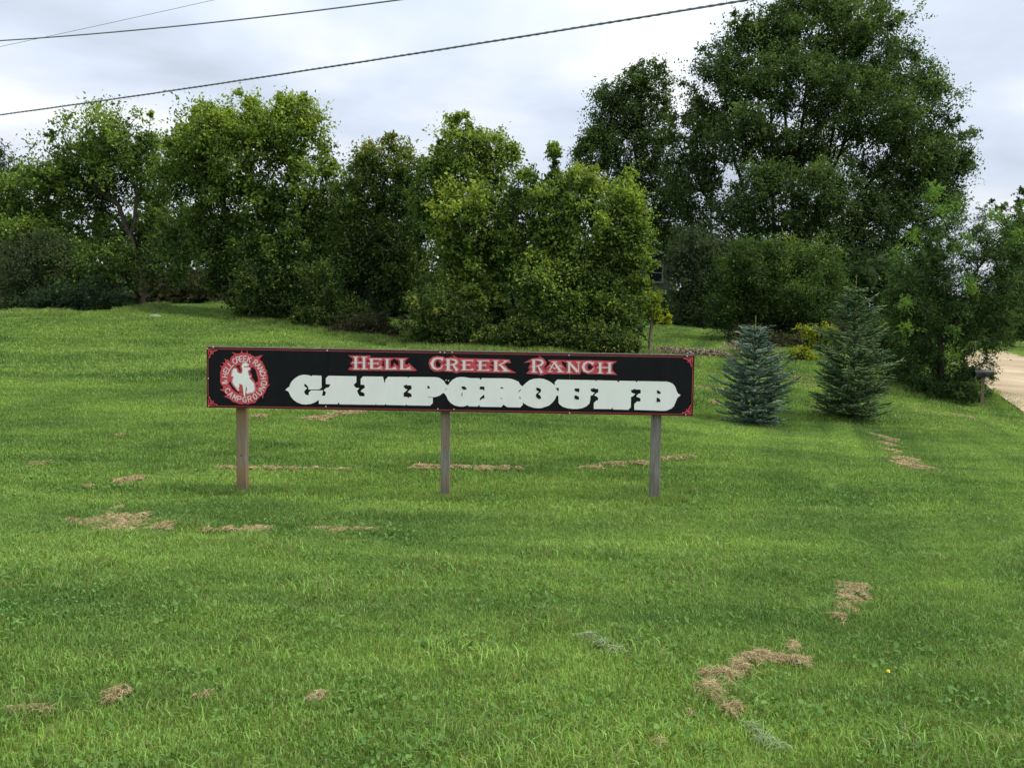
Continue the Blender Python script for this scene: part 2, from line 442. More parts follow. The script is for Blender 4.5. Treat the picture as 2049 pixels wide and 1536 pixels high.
def grass():
    near = [blade_patch(f'grass_tuft_a{i}', .24, 1150, .040, .0034, .035, .8) for i in range(6)] + [blade_patch('grass_tuft_a6', .2, 420, .07, .004, .08, 1.1)]
    p = jgrid(.235, 1.4, 8.0); n = len(p)
    idx = np.where(rng.random(n) < .10, 6, rng.integers(0, 6, n))
    scatter('grass', near, p, rng.uniform(.85, 1.2, n), rng.random(n) * 6.28, idx, kind='stuff', label='short mown green lawn grass in the foreground and round the sign')
    mid = [blade_patch(f'grass_tuft_b{i}', .5, 1900, .045, .006, .04) for i in range(4)]
    p = jgrid(.5, 8.0, 17.0); n = len(p)
    scatter('grass', mid, p, rng.uniform(.85, 1.2, n), rng.random(n) * 6.28, rng.integers(0, 4, n), kind='stuff', label='short mown green lawn grass behind the sign')
    far = [blade_patch(f'grass_tuft_c{i}', 1.0, 2600, .07, .013) for i in range(3)]
    p = jgrid(1.0, 17.0, 44.0, 2.5); n = len(p)
    scatter('grass', far, p, rng.uniform(.85, 1.2, n), rng.random(n) * 6.28, rng.integers(0, 3, n), kind='stuff', label='far lawn grass reaching to the trees')
    weeds = [weed_patch(f'weed_tuft_{i}', .19, 46, .017) for i in range(3)] + [weed_patch(f'weed_tuft_{3 + i}', .15, 24, .017) for i in range(2)]
    p = jgrid(.27, 1.6, 10.0)
    nzv = np.sin(p[:, 0] * 1.3 + 2 * np.sin(p[:, 1] * .8)) * np.cos(p[:, 1] * 1.7 + p[:, 0] * .5) + .8 * (5.5 - p[:, 1]) / 5
    keep = rng.random(len(p)) < np.clip(.42 + .38 * nzv, .10, .95)
    p = p[keep]; n = len(p)
    scatter('clover_patch', weeds, p, rng.uniform(.7, 1.25, n), rng.random(n) * 6.28, rng.integers(0, 5, n), kind='stuff', label='broad leaved weeds and clover growing among the lawn grass')
grass()

# ------------------------------------------------------------------ trees
def tubes(edges, P, Rd, mat, name, parent):
    """edges (i,j) between points with radii -> tapered tubes, vectorised"""
    E = np.array(edges); a, b = P[E[:, 0]], P[E[:, 1]]; ra, rb = Rd[E[:, 0]], Rd[E[:, 1]]
    ra = np.minimum(ra, rb * 1.6)
    d = b - a; L = np.linalg.norm(d, axis=1, keepdims=True); ok = L[:, 0] > 1e-4
    a, b, ra, rb, d, L = a[ok], b[ok], ra[ok], rb[ok], d[ok], L[ok]; d = d / L
    ref = np.where(np.abs(d[:, 2:3]) < .9, np.array([[0, 0, 1.]]), np.array([[1., 0, 0]]))
    u = np.cross(d, ref); u /= np.linalg.norm(u, axis=1, keepdims=True); w = np.cross(d, u); k = 5
    Vs = np.zeros((len(a), 2, k, 3))
    for q in range(k):
        o = u * math.cos(6.2832 * q / k) + w * math.sin(6.2832 * q / k)
        Vs[:, 0, q] = a + o * ra[:, None]; Vs[:, 1, q] = b + d * rb[:, None] * .3 + o * rb[:, None]
    base = (np.arange(len(a)) * 2 * k)[:, None]
    Fs = np.concatenate([base + [q, (q + 1) % k, k + (q + 1) % k, k + q] for q in range(k)])
    return link(name, mesh_np(name, Vs.reshape(-1, 3), Fs, 4, mat, smooth=True), parent)

def unit(v): return v / np.maximum(np.linalg.norm(v, axis=-1, keepdims=True), 1e-9)
def leaves(C, D, rc, per, size, pal, tints, twigs=9, aspect=.55, jitter=.16, up=.35, droop=.25, shade=.35):
    """C cluster centres, D outward dirs, rc cluster radii, per leaves per twig, pal palette (k,3), tints palette weights per cluster in 0..1"""
    n = len(C); T = twigs
    dirs = unit(rng.normal(size=(n, T, 3)) * .8 + D[:, None] * .55 + np.array([0, 0, up]))
    L = rc[:, None] * rng.uniform(.55, 1.25, (n, T))
    start = C[:, None] + rng.normal(size=(n, T, 3)) * rc[:, None, None] * .18
    t = np.linspace(.15, 1, per)[None, None] + rng.uniform(-.05, .05, (n, T, per))
    pos = start[:, :, None] + dirs[:, :, None] * (L[:, :, None] * t)[..., None]
    pos[..., 2] -= droop * L[:, :, None] * t ** 2 * .6
    pos += rng.normal(size=pos.shape) * (jitter * rc)[:, None, None, None] * np.array([1, 1, .8])
    m = n * T * per; pos = pos.reshape(m, 3)
    dd = np.repeat(dirs.reshape(-1, 3), per, axis=0)
    ax = unit(dd * .5 + rng.normal(size=(m, 3)) * .8 + np.array([0, 0, -.25]))
    nrm = unit(rng.normal(size=(m, 3)) * .75 + np.array([0, 0, .8]))
    sd_ = unit(np.cross(ax, nrm)); nrm = np.cross(sd_, ax)
    s = size * rng.uniform(.6, 1.35, (m, 1))
    Q = np.zeros((m, 4, 3))
    Q[:, 0] = pos - ax * s * .5; Q[:, 2] = pos + ax * s * .5
    Q[:, 1] = pos + sd_ * s * aspect * .5 + nrm * s * .1 - ax * s * .05; Q[:, 3] = pos - sd_ * s * aspect * .5 + nrm * s * .1 - ax * s * .05
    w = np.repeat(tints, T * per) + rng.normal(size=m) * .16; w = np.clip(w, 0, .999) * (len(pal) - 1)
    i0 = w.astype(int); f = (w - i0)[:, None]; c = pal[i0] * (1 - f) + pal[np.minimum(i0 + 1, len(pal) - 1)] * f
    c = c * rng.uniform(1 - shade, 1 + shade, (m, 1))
    return Q, c

def build_leaf_mesh(name, Q, c, parent, mat=None, **props):
    m = len(Q); col = np.ones((m, 4, 4)); col[:, :, :3] = c[:, None]
    return link(name, mesh_np(name, Q.reshape(-1, 3), np.arange(m * 4).reshape(m, 4), 4, mat or M_LEAF, {'tint': ('FLOAT_COLOR', col.reshape(-1, 4))}), parent, **props)

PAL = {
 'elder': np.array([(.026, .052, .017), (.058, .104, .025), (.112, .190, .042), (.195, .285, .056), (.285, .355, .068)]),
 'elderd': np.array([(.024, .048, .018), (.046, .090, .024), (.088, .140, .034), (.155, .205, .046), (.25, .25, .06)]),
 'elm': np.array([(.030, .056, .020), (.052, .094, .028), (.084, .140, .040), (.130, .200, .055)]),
 'olive': np.array([(.036, .058, .028), (.056, .084, .038), (.095, .125, .055), (.15, .16, .07)]),
 'bush': np.array([(.030, .060, .020), (.054, .104, .026), (.100, .160, .036), (.18, .23, .055)]),
 'locust': np.array([(.034, .068, .024), (.058, .108, .034), (.096, .165, .046), (.14, .235, .06)]),
 'bright': np.array([(.095, .185, .045), (.13, .24, .05), (.18, .30, .06)]),
 'yellow': np.array([(0.131, 0.189, 0.029), (0.232, 0.290, 0.036), (0.377, 0.377, 0.051)]),
 'blue': np.array([(.024, .050, .022), (.040, .074, .034), (.064, .104, .050)]),
 'brown': np.array([(.032, .042, .02), (.058, .060, .028), (.10, .085, .042), (.14, .115, .065)]),
 'grey': np.array([(0.065, 0.087, 0.065), (0.123, 0.145, 0.109), (0.189, 0.203, 0.160)]),
}
def tree(name, label, category, base, Y, lobes, nclus, rc, size, per=9, twigs=9, pal='elder', trunk=.16, tint=(.35, .22), gaps=(), stems=None,
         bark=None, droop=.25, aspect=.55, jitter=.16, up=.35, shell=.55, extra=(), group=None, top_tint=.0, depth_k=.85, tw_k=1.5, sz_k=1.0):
    """base: photo pixel x (and pixel y or None for ground), lobes: (px, py, rx, ry, dY, tint offset) ellipses in photo pixels at depth Y + dY"""
    bx = at(base, 700, Y)[0]; bz = h1(bx, Y); root = np.array([bx, Y, bz])
    o = thing(name, label, category, root, group)
    C, D, TT, RC = [], [], [], []
    area = np.array([l[2] * l[3] for l in lobes], float); cnt = np.maximum(5, (nclus * 1.5 * area / area.sum())).astype(int); twigs = int(twigs * tw_k); size = size * sz_k; jitter = jitter * .7
    for l, k in zip(lobes, cnt):
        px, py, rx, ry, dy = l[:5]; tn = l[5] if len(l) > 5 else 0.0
        c = at(px, py, Y + dy); sc = (Y + dy) / F; ex = np.array([rx * sc, max(min(rx, ry) * sc * depth_k, .15), ry * sc])
        v = unit(rng.normal(size=(k, 3))); r = (shell + (1 - shell) * rng.random(k)) ** .7 * rng.uniform(.75, 1.06, k)
        inner = rng.random(k) < .22; r = np.where(inner, r * .55, r)
        fz = rng.random(3) * 6.28; r = r * (1 + .13 * np.sin(3.1 * v[:, 0] + fz[0] + 2.3 * v[:, 2]) + .11 * np.sin(5.2 * v[:, 2] + fz[1]) + .08 * np.sin(7 * v[:, 0] + fz[2]))
        sprig = rng.random(k) < .13; r = np.where(sprig, rng.uniform(1.06, 1.22, k), r)
        p = c + v * r[:, None] * ex
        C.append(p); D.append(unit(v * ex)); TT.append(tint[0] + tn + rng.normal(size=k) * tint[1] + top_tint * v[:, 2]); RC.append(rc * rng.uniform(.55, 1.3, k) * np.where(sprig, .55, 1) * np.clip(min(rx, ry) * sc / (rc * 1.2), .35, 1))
    C, D, TT, RC = map(np.concatenate, (C, D, TT, RC))
    keep = C[:, 2] > H(C[:, 0], C[:, 1]) + .05
    for (px, py, rx, ry) in gaps:
        g = at(px, py, Y); sc = Y / F
        q = ((C[:, 0] - g[0]) / (rx * sc)) ** 2 + ((C[:, 2] - g[2]) / (ry * sc)) ** 2 + ((C[:, 1] - g[1] + 1) / (max(rx, ry) * sc * 3)) ** 2
        keep &= q > 1
    C, D, TT, RC = C[keep], D[keep], TT[keep], RC[keep]
    # skeleton
    P = [root - np.array([0, 0, .25])]; par = [-1]; plen = [0.0]
    stems = stems or [[(base, None, 0)]]
    for st in stems:
        last = 0
        prev = P[0]
        for (px, py, dy) in st:
            tgt = at(px, py, Y + dy) if py is not None else root + np.array([0, 0, max(1.0, (C[:, 2].mean() - bz) * .6)])
            k = max(2, int(np.linalg.norm(tgt - prev) / .5))
            for j in range(1, k + 1):
                q = prev + (tgt - prev) * j / k + rng.normal(size=3) * .03
                P.append(q); par.append(last); plen.append(plen[last] + np.linalg.norm(q - P[last])); last = len(P) - 1
            prev = P[-1]
    order = np.argsort(np.linalg.norm(C - P[min(3, len(P) - 1)], axis=1))
    tips = []
    for ci in order:
        A = np.array(P); d = np.linalg.norm(A - C[ci], axis=1); cost = d + .28 * np.array(plen) + np.where(A[:, 2] > C[ci, 2] + .1, 1.2 * (A[:, 2] - C[ci, 2]), 0)
        cost[0] += 3
        a = int(np.argmin(cost)); L = d[a]; k = max(1, int(L / .45)); last = a
        mid = (P[a] + C[ci]) / 2 + np.array([0, 0, .10 * L]) + rng.normal(size=3) * .05 * L
        for j in range(1, k + 1):
            t = j / k; q = P[a] * (1 - t) ** 2 + 2 * mid * t * (1 - t) + C[ci] * t * t
            P.append(q); par.append(last); plen.append(plen[last] + L / k); last = len(P) - 1
        tips.append(last)
    P = np.array(P); n = len(P); acc = np.zeros(n); e = 2.35
    acc[tips] += .012 ** e
    for i in range(n - 1, 0, -1):
        if acc[i] == 0: acc[i] = .010 ** e
        acc[par[i]] += acc[i]
    Rd = acc ** (1 / e); Rd = Rd * min(1.0, trunk / Rd[1]) if Rd[1] > trunk else Rd; Rd = np.maximum(Rd, .006)
    Rd[0] = Rd[1] * 1.35
    loc = P - root
    tubes([(par[i], i) for i in range(1, n)], loc, Rd, bark or M_BARK, 'trunk', o)
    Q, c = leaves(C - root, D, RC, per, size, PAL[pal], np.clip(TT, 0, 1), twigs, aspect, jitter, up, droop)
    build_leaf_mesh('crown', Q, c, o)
    return o

def shrub(name, label, category, Y, lobes, n, rc, size, pal, group=None, per=7, twigs=7, tint=(.35, .22), stemcol=None, **kw):
    px = np.mean([l[0] for l in lobes])
    return tree(name, label, category, px, Y, lobes, n, rc, size, per, twigs, pal, .05, tint, group=group, bark=stemcol or M_BARK2, shell=.35, **kw)

G_EDGE = 'trees along the back edge of the lawn'
# box elders, left to right
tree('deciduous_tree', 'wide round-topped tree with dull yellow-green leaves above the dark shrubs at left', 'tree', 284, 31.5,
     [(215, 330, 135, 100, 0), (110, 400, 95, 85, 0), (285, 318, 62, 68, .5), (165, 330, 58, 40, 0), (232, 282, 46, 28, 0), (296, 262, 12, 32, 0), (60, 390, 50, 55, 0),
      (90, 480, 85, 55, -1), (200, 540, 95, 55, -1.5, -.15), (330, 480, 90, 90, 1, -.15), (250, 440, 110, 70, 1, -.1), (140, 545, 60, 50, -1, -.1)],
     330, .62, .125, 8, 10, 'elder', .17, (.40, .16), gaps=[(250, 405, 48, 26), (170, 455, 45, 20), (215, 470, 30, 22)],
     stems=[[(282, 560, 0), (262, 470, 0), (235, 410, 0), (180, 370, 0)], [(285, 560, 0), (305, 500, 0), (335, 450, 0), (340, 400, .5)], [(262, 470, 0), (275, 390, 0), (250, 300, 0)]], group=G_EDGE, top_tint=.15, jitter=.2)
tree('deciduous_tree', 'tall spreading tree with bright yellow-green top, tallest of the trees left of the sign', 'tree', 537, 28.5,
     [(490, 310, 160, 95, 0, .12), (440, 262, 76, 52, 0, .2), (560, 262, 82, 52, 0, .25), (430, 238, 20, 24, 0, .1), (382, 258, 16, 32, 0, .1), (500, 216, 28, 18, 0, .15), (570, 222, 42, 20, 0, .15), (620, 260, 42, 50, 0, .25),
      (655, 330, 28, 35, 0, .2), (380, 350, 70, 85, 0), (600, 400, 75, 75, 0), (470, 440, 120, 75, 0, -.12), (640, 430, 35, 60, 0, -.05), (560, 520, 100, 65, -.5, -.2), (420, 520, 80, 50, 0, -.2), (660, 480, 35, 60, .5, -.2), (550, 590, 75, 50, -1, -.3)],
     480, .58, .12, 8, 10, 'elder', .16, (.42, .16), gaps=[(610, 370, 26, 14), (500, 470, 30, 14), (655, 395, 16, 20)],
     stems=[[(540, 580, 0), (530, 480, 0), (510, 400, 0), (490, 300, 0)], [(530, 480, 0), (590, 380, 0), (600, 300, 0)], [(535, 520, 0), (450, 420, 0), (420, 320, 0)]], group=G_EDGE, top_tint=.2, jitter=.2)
tree('deciduous_tree', 'narrow rounded tree with rusty yellow-brown top, right of the tallest left tree', 'tree', 745, 27.5,
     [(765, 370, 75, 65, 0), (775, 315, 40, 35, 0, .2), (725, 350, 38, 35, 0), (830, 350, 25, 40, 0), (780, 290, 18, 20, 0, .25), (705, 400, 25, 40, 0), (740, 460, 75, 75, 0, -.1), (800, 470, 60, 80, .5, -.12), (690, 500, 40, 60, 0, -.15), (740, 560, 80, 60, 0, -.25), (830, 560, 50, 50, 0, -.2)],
     300, .5, .105, 8, 9, 'elderd', .12, (.45, .17), gaps=[(822, 535, 9, 14)], group=G_EDGE, top_tint=.2, jitter=.2, stems=[[(745, 620, 0), (740, 500, 0), (765, 380, 0)], [(735, 560, 0), (700, 450, 0)], [(740, 520, 0), (810, 420, 0)]])
tree('deciduous_tree', 'tree with a tall pointed leafy top directly behind the word CREEK', 'tree', 935, 25.5,
     [(925, 300, 50, 50, 0, .22), (912, 255, 16, 28, 0, .15), (935, 250, 12, 20, 0, .15), (985, 320, 45, 50, 0, .22), (1030, 300, 9, 22, 0, .15), (890, 330, 45, 35, 0, .05), (870, 380, 48, 50, 0), (950, 390, 55, 60, 0, .1), (925, 440, 55, 60, -1, .25), (870, 450, 45, 60, 0, -.15),
      (900, 490, 30, 40, -1, .2), (960, 530, 55, 60, 0, -.1), (960, 590, 34, 26, -1.2, .3), (935, 560, 46, 34, -.8, .15), (1000, 450, 35, 60, 0, .0)],
     300, .47, .105, 8, 9, 'elder', .11, (.38, .17), group=G_EDGE, top_tint=.12, jitter=.2, gaps=[(1003, 400, 9, 22), (990, 440, 8, 16)],
     stems=[[(935, 640, 0), (930, 500, 0), (940, 400, 0), (925, 300, 0)], [(932, 540, 0), (980, 420, 0), (990, 340, 0)], [(930, 520, 0), (880, 420, 0)]])
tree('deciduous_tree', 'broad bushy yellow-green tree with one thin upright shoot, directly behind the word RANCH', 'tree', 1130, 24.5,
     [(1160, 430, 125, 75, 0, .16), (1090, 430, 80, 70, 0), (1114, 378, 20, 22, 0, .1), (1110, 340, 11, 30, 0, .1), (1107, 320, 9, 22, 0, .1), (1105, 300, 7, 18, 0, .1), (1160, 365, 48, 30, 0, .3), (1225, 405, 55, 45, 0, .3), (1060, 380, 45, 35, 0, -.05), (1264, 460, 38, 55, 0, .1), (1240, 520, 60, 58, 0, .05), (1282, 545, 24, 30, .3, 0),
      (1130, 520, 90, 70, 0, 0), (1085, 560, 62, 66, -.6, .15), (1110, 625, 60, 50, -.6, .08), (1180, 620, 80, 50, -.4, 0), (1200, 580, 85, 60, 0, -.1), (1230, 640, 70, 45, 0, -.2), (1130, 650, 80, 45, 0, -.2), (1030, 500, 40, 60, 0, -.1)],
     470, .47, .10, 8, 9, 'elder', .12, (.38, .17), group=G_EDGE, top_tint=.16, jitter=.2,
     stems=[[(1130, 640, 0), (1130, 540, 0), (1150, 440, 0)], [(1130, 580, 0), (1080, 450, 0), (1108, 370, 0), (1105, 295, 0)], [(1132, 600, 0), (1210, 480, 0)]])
# elms at the right
ELM_KW = dict(pal='elm', aspect=.6, droop=.3, tw_k=1.7, sz_k=.82, bark=M_BARK3)
tree('deciduous_tree', 'tall narrow dark green tree standing just left of the huge tree', 'tree', 1290, 50,
     [(1290, 200, 55, 60, 0), (1240, 230, 55, 60, 0), (1300, 155, 30, 30, 0), (1230, 195, 28, 30, 0), (1195, 300, 42, 55, 0), (1290, 300, 60, 70, 0), (1230, 350, 50, 60, 0), (1170, 290, 20, 35, 0), (1320, 400, 50, 80, 0), (1260, 430, 50, 60, 0), (1290, 455, 50, 40, 0), (1370, 470, 50, 40, 0), (1335, 280, 18, 60, 0)],
     380, .9, .18, 8, 9, trunk=.35, tint=(.35, .2), top_tint=.1, gaps=[(1260, 300, 14, 40), (1300, 250, 10, 40), (1290, 430, 14, 30)], jitter=.17,
     stems=[[(1300, 560, 0), (1290, 420, 0), (1270, 300, 0), (1285, 180, 0)], [(1290, 440, 0), (1235, 320, 0), (1220, 250, 0)], [(1295, 460, 0), (1330, 330, 0)]], **ELM_KW)
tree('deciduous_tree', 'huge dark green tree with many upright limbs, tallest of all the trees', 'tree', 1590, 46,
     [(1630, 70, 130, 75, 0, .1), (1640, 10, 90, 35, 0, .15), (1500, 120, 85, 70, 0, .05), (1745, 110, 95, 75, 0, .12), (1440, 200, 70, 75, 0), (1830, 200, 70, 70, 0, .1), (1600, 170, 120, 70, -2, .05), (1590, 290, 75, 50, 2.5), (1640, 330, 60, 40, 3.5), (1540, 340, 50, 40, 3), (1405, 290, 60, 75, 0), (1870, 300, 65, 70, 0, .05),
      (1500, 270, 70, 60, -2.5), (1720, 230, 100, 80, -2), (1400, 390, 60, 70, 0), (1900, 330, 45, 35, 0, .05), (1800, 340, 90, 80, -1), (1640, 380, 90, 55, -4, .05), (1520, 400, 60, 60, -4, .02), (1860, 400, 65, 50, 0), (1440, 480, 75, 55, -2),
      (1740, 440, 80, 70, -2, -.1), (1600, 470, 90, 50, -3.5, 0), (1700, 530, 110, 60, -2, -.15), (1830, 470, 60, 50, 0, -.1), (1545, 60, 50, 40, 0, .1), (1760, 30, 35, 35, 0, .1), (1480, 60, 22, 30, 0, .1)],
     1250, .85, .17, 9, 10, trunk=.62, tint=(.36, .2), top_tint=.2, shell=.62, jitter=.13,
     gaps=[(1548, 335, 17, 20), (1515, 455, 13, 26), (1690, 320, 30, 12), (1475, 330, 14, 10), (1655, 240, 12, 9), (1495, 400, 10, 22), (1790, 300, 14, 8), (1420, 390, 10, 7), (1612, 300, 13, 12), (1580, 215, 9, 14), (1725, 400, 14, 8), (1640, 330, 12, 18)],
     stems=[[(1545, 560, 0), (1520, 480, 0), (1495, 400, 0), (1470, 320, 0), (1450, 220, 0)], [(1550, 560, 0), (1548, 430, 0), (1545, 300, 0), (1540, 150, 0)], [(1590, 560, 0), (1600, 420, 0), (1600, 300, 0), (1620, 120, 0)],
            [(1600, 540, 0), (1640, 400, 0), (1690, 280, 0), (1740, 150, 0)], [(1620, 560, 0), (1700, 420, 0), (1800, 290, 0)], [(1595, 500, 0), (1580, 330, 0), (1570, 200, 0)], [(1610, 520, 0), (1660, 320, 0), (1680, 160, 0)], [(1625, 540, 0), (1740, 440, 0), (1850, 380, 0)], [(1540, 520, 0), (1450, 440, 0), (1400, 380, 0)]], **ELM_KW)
tree('deciduous_tree', 'low dark rounded tree standing in front of the huge tree, behind the two spruces', 'tree', 1560, 31,
     [(1560, 560, 110, 65, 0, .05), (1530, 508, 36, 26, 0, .1), (1455, 560, 34, 40, 0), (1500, 540, 60, 50, 0), (1600, 530, 70, 50, 0, .12), (1655, 575, 38, 45, 0, .15), (1470, 610, 55, 60, 0, 0), (1540, 640, 90, 50, 0, -.15), (1640, 640, 55, 45, 0, -.1), (1590, 600, 60, 50, -1, .05)],
     330, .55, .085, 9, 10, 'bush', .13, (.22, .2), top_tint=.15, jitter=.2, bark=M_BARK2)
tree('deciduous_tree', 'grey-green feathery small tree hiding the right side of the dark house', 'tree', 1400, 40,
     [(1400, 560, 55, 45, 0), (1385, 500, 45, 35, 0), (1380, 610, 40, 30, 0, -.1), (1430, 590, 45, 45, 0), (1366, 545, 20, 26, 0), (1440, 520, 40, 40, 0)],
     150, .7, .12, 8, 9, 'olive', .12, (.3, .18), jitter=.2, bark=M_BARK2)
# locust at the right, feathery, with pale young sprays
tree('locust_tree', 'feathery bushy tree with bright green young sprays beside the gravel road', 'tree', 1885, 21.5,
     [(1900, 700, 105, 85, 0, -.1), (1870, 600, 90, 80, 0, -.05), (1960, 560, 85, 90, 0), (1990, 470, 60, 60, 0), (1880, 490, 45, 60, 0, .1), (1830, 610, 55, 60, 0, .1), (1800, 560, 30, 50, 0, .15), (1980, 640, 70, 60, 0, -.1), (1830, 720, 55, 60, 0, -.05), (1920, 760, 70, 35, 0, -.1), (1955, 775, 26, 20, -.9, -.1), (1930, 785, 40, 16, -.8, -.1), (1850, 780, 60, 22, -.4, -.1),
      (1870, 400, 22, 36, 0, .35), (1905, 425, 35, 25, 0, .3), (2020, 405, 30, 16, 0, .2), (1850, 520, 40, 16, 0, .15), (2040, 560, 40, 70, 0, -.1), (1800, 640, 30, 40, 0, .2)],
     520, .34, .062, 10, 9, 'locust', .09, (.32, .2), jitter=.10, droop=.35, aspect=.42, up=.25, gaps=[(1845, 560, 22, 14), (1870, 500, 18, 10), (1838, 640, 10, 8), (1820, 585, 20, 8)], bark=M_BARK2, shell=.4)
def sprays():
    """pale young shoots of the locust: parts of that tree"""
    loc = [o for o in bpy.data.objects if o.name.startswith('locust_tree')][0]; base = np.array(loc.location)
    for (px, py, rx, ry) in [(1868, 385, 18, 26), (1890, 418, 26, 14), (1935, 480, 16, 18), (1935, 560, 26, 22), (1910, 660, 32, 14), (1915, 715, 20, 14), (1815, 605, 22, 10), (2035, 470, 14, 12), (1800, 500, 12, 20), (1985, 430, 12, 12), (1945, 575, 18, 14), (1825, 470, 12, 16), (1815, 655, 16, 14)]:
        k = 9; c = at(px, py, 20.6); sc = 20.6 / F
        C = c + unit(rng.normal(size=(k, 3))) * rng.random((k, 1)) * np.array([rx * sc, .2, ry * sc])
        Q, col = leaves(C - base, unit(rng.normal(size=(k, 3))), np.full(k, .22), 10, .05, PAL['bright'], rng.random(k), 4, .45, .06, .1, .5)
        build_leaf_mesh('young_shoot', Q, col, loc, kind='stuff')
sprays()
tree('deciduous_tree', 'dark tree at the right edge beyond the gravel road', 'tree', 2110, 44,
     [(2090, 520, 85, 80, 0), (2120, 440, 70, 80, 0), (2070, 600, 90, 60, 0), (2020, 610, 50, 50, 0, -.1), (2060, 440, 22, 36, 0), (2050, 400, 10, 24, 0)],
     240, .9, .16, 8, 9, 'elm', .3, (.3, .2), bark=M_BARK2)
tree('pine_tree', 'bluish dark conifer cut by the left edge', 'tree', -10, 46,
     [(-10, 420, 60, 75, 0), (5, 350, 32, 45, 0), (-5, 310, 18, 25, 0), (20, 480, 55, 60, 0), (30, 380, 22, 40, 0), (-40, 500, 60, 60, 0), (60, 470, 40, 45, 0), (-10, 560, 70, 50, 0)],
     230, .8, .16, 8, 9, 'blue', .3, (.4, .25), aspect=.35, bark=M_BARK2)
# shrubs along the edge
shrub('shrub', 'large grey-brown shrub with bare lower stems at the left edge of the lawn', 'shrub', 29.5,
      [(40, 540, 75, 55, 0), (90, 510, 60, 40, 0), (20, 580, 60, 35, 0), (110, 570, 60, 40, 0), (60, 500, 50, 30, 0)], 210, .42, .07, 'olive', tint=(.45, .25))
shrub('shrub', 'low dark bluish green shrub in front of the wide left tree', 'shrub', 28.6,
      [(110, 600, 70, 26, 0), (170, 595, 60, 32, 0), (215, 605, 40, 20, 0)], 120, .34, .07, 'blue', tint=(.35, .25))
shrub('shrub', 'dark leafy shrub wrapped round the foot of the tallest left tree', 'shrub', 27.4,
      [(530, 600, 68, 40, 0), (500, 620, 40, 22, 0), (580, 615, 40, 25, 0), (520, 560, 50, 40, 0)], 150, .36, .075, 'elderd', tint=(.2, .2))
shrub('shrub', 'dark overgrown shrub right of the tallest left tree, above the brown weeds', 'shrub', 26.2,
      [(650, 610, 55, 45, 0), (700, 640, 50, 28, 0), (640, 560, 40, 40, 0), (610, 635, 40, 18, 0)], 150, .38, .07, 'elderd', tint=(.3, .25))
shrub('shrub', 'low brown weedy shrub at the lawn edge behind the left sign panel', 'shrub', 25.4,
      [(720, 665, 55, 17, 0), (780, 668, 45, 20, 0), (750, 645, 50, 20, 0), (690, 658, 40, 15, 0)], 120, .26, .055, 'brown', tint=(.4, .28))
shrub('shrub', 'dense green shrub at the foot of the trees behind the middle sign panel', 'shrub', 23.8,
      [(880, 620, 60, 45, 0), (870, 670, 60, 30, 0), (930, 660, 60, 38, 0), (850, 600, 35, 40, .5), (960, 690, 50, 20, 0)], 230, .36, .08, 'elderd', tint=(.42, .2))
shrub('shrub', 'dark leafy shrub at the foot of the bushy tree behind the word RANCH', 'shrub', 23.4,
      [(1060, 670, 60, 35, 0), (1130, 685, 60, 25, 0), (1200, 680, 60, 28, 0), (1245, 690, 35, 18, 0), (1010, 690, 40, 18, 0)], 220, .34, .08, 'elderd', tint=(.38, .2))
shrub('shrub', 'brown and green weedy growth under the dark rounded tree', 'shrub', 29,
      [(1500, 680, 50, 22, 0), (1570, 690, 45, 20, 0), (1640, 690, 40, 22, 0), (1690, 670, 40, 35, 0)], 150, .3, .065, 'brown', tint=(.3, .25))
shrub('shrub', 'small bright yellow-green shrub on the lawn edge between the spruces', 'shrub', 25.6,
      [(1605, 708, 24, 12, 0), (1590, 712, 14, 8, 0), (1622, 712, 12, 8, 0)], 30, .16, .055, 'yellow', per=6, twigs=6, tint=(.4, .25))
shrub('shrub', 'yellow-green shrub just behind the small yellow one, left of the taller spruce', 'shrub', 27.2,
      [(1640, 672, 32, 22, 0), (1615, 665, 18, 14, 0), (1665, 680, 20, 16, 0)], 45, .26, .065, 'yellow', per=6, twigs=6, tint=(.3, .25))
shrub('shrub', 'green shrub at the left foot of the feathery tree by the road', 'shrub', 22.8,
      [(1800, 730, 35, 45, 0), (1770, 700, 25, 40, 0), (1760, 660, 22, 30, 0)], 90, .26, .055, 'bush', tint=(.4, .2))
tree('sapling', 'thin grey-trunked sapling with a few yellow leaves right of the bushy tree', 'tree', 1300, 25.2,
     [(1310, 615, 26, 22, 0, .1), (1290, 600, 22, 22, 0), (1325, 640, 12, 16, 0, .3), (1285, 575, 24, 22, 0)], 40, .3, .085, 6, 7, 'yellow', .055, (.25, .2), stems=[[(1300, 640, 0), (1300, 600, 0)]], bark=simple_mat('grey_bark', (.24, .20, .16), .9, .1, 20, .3, .3))
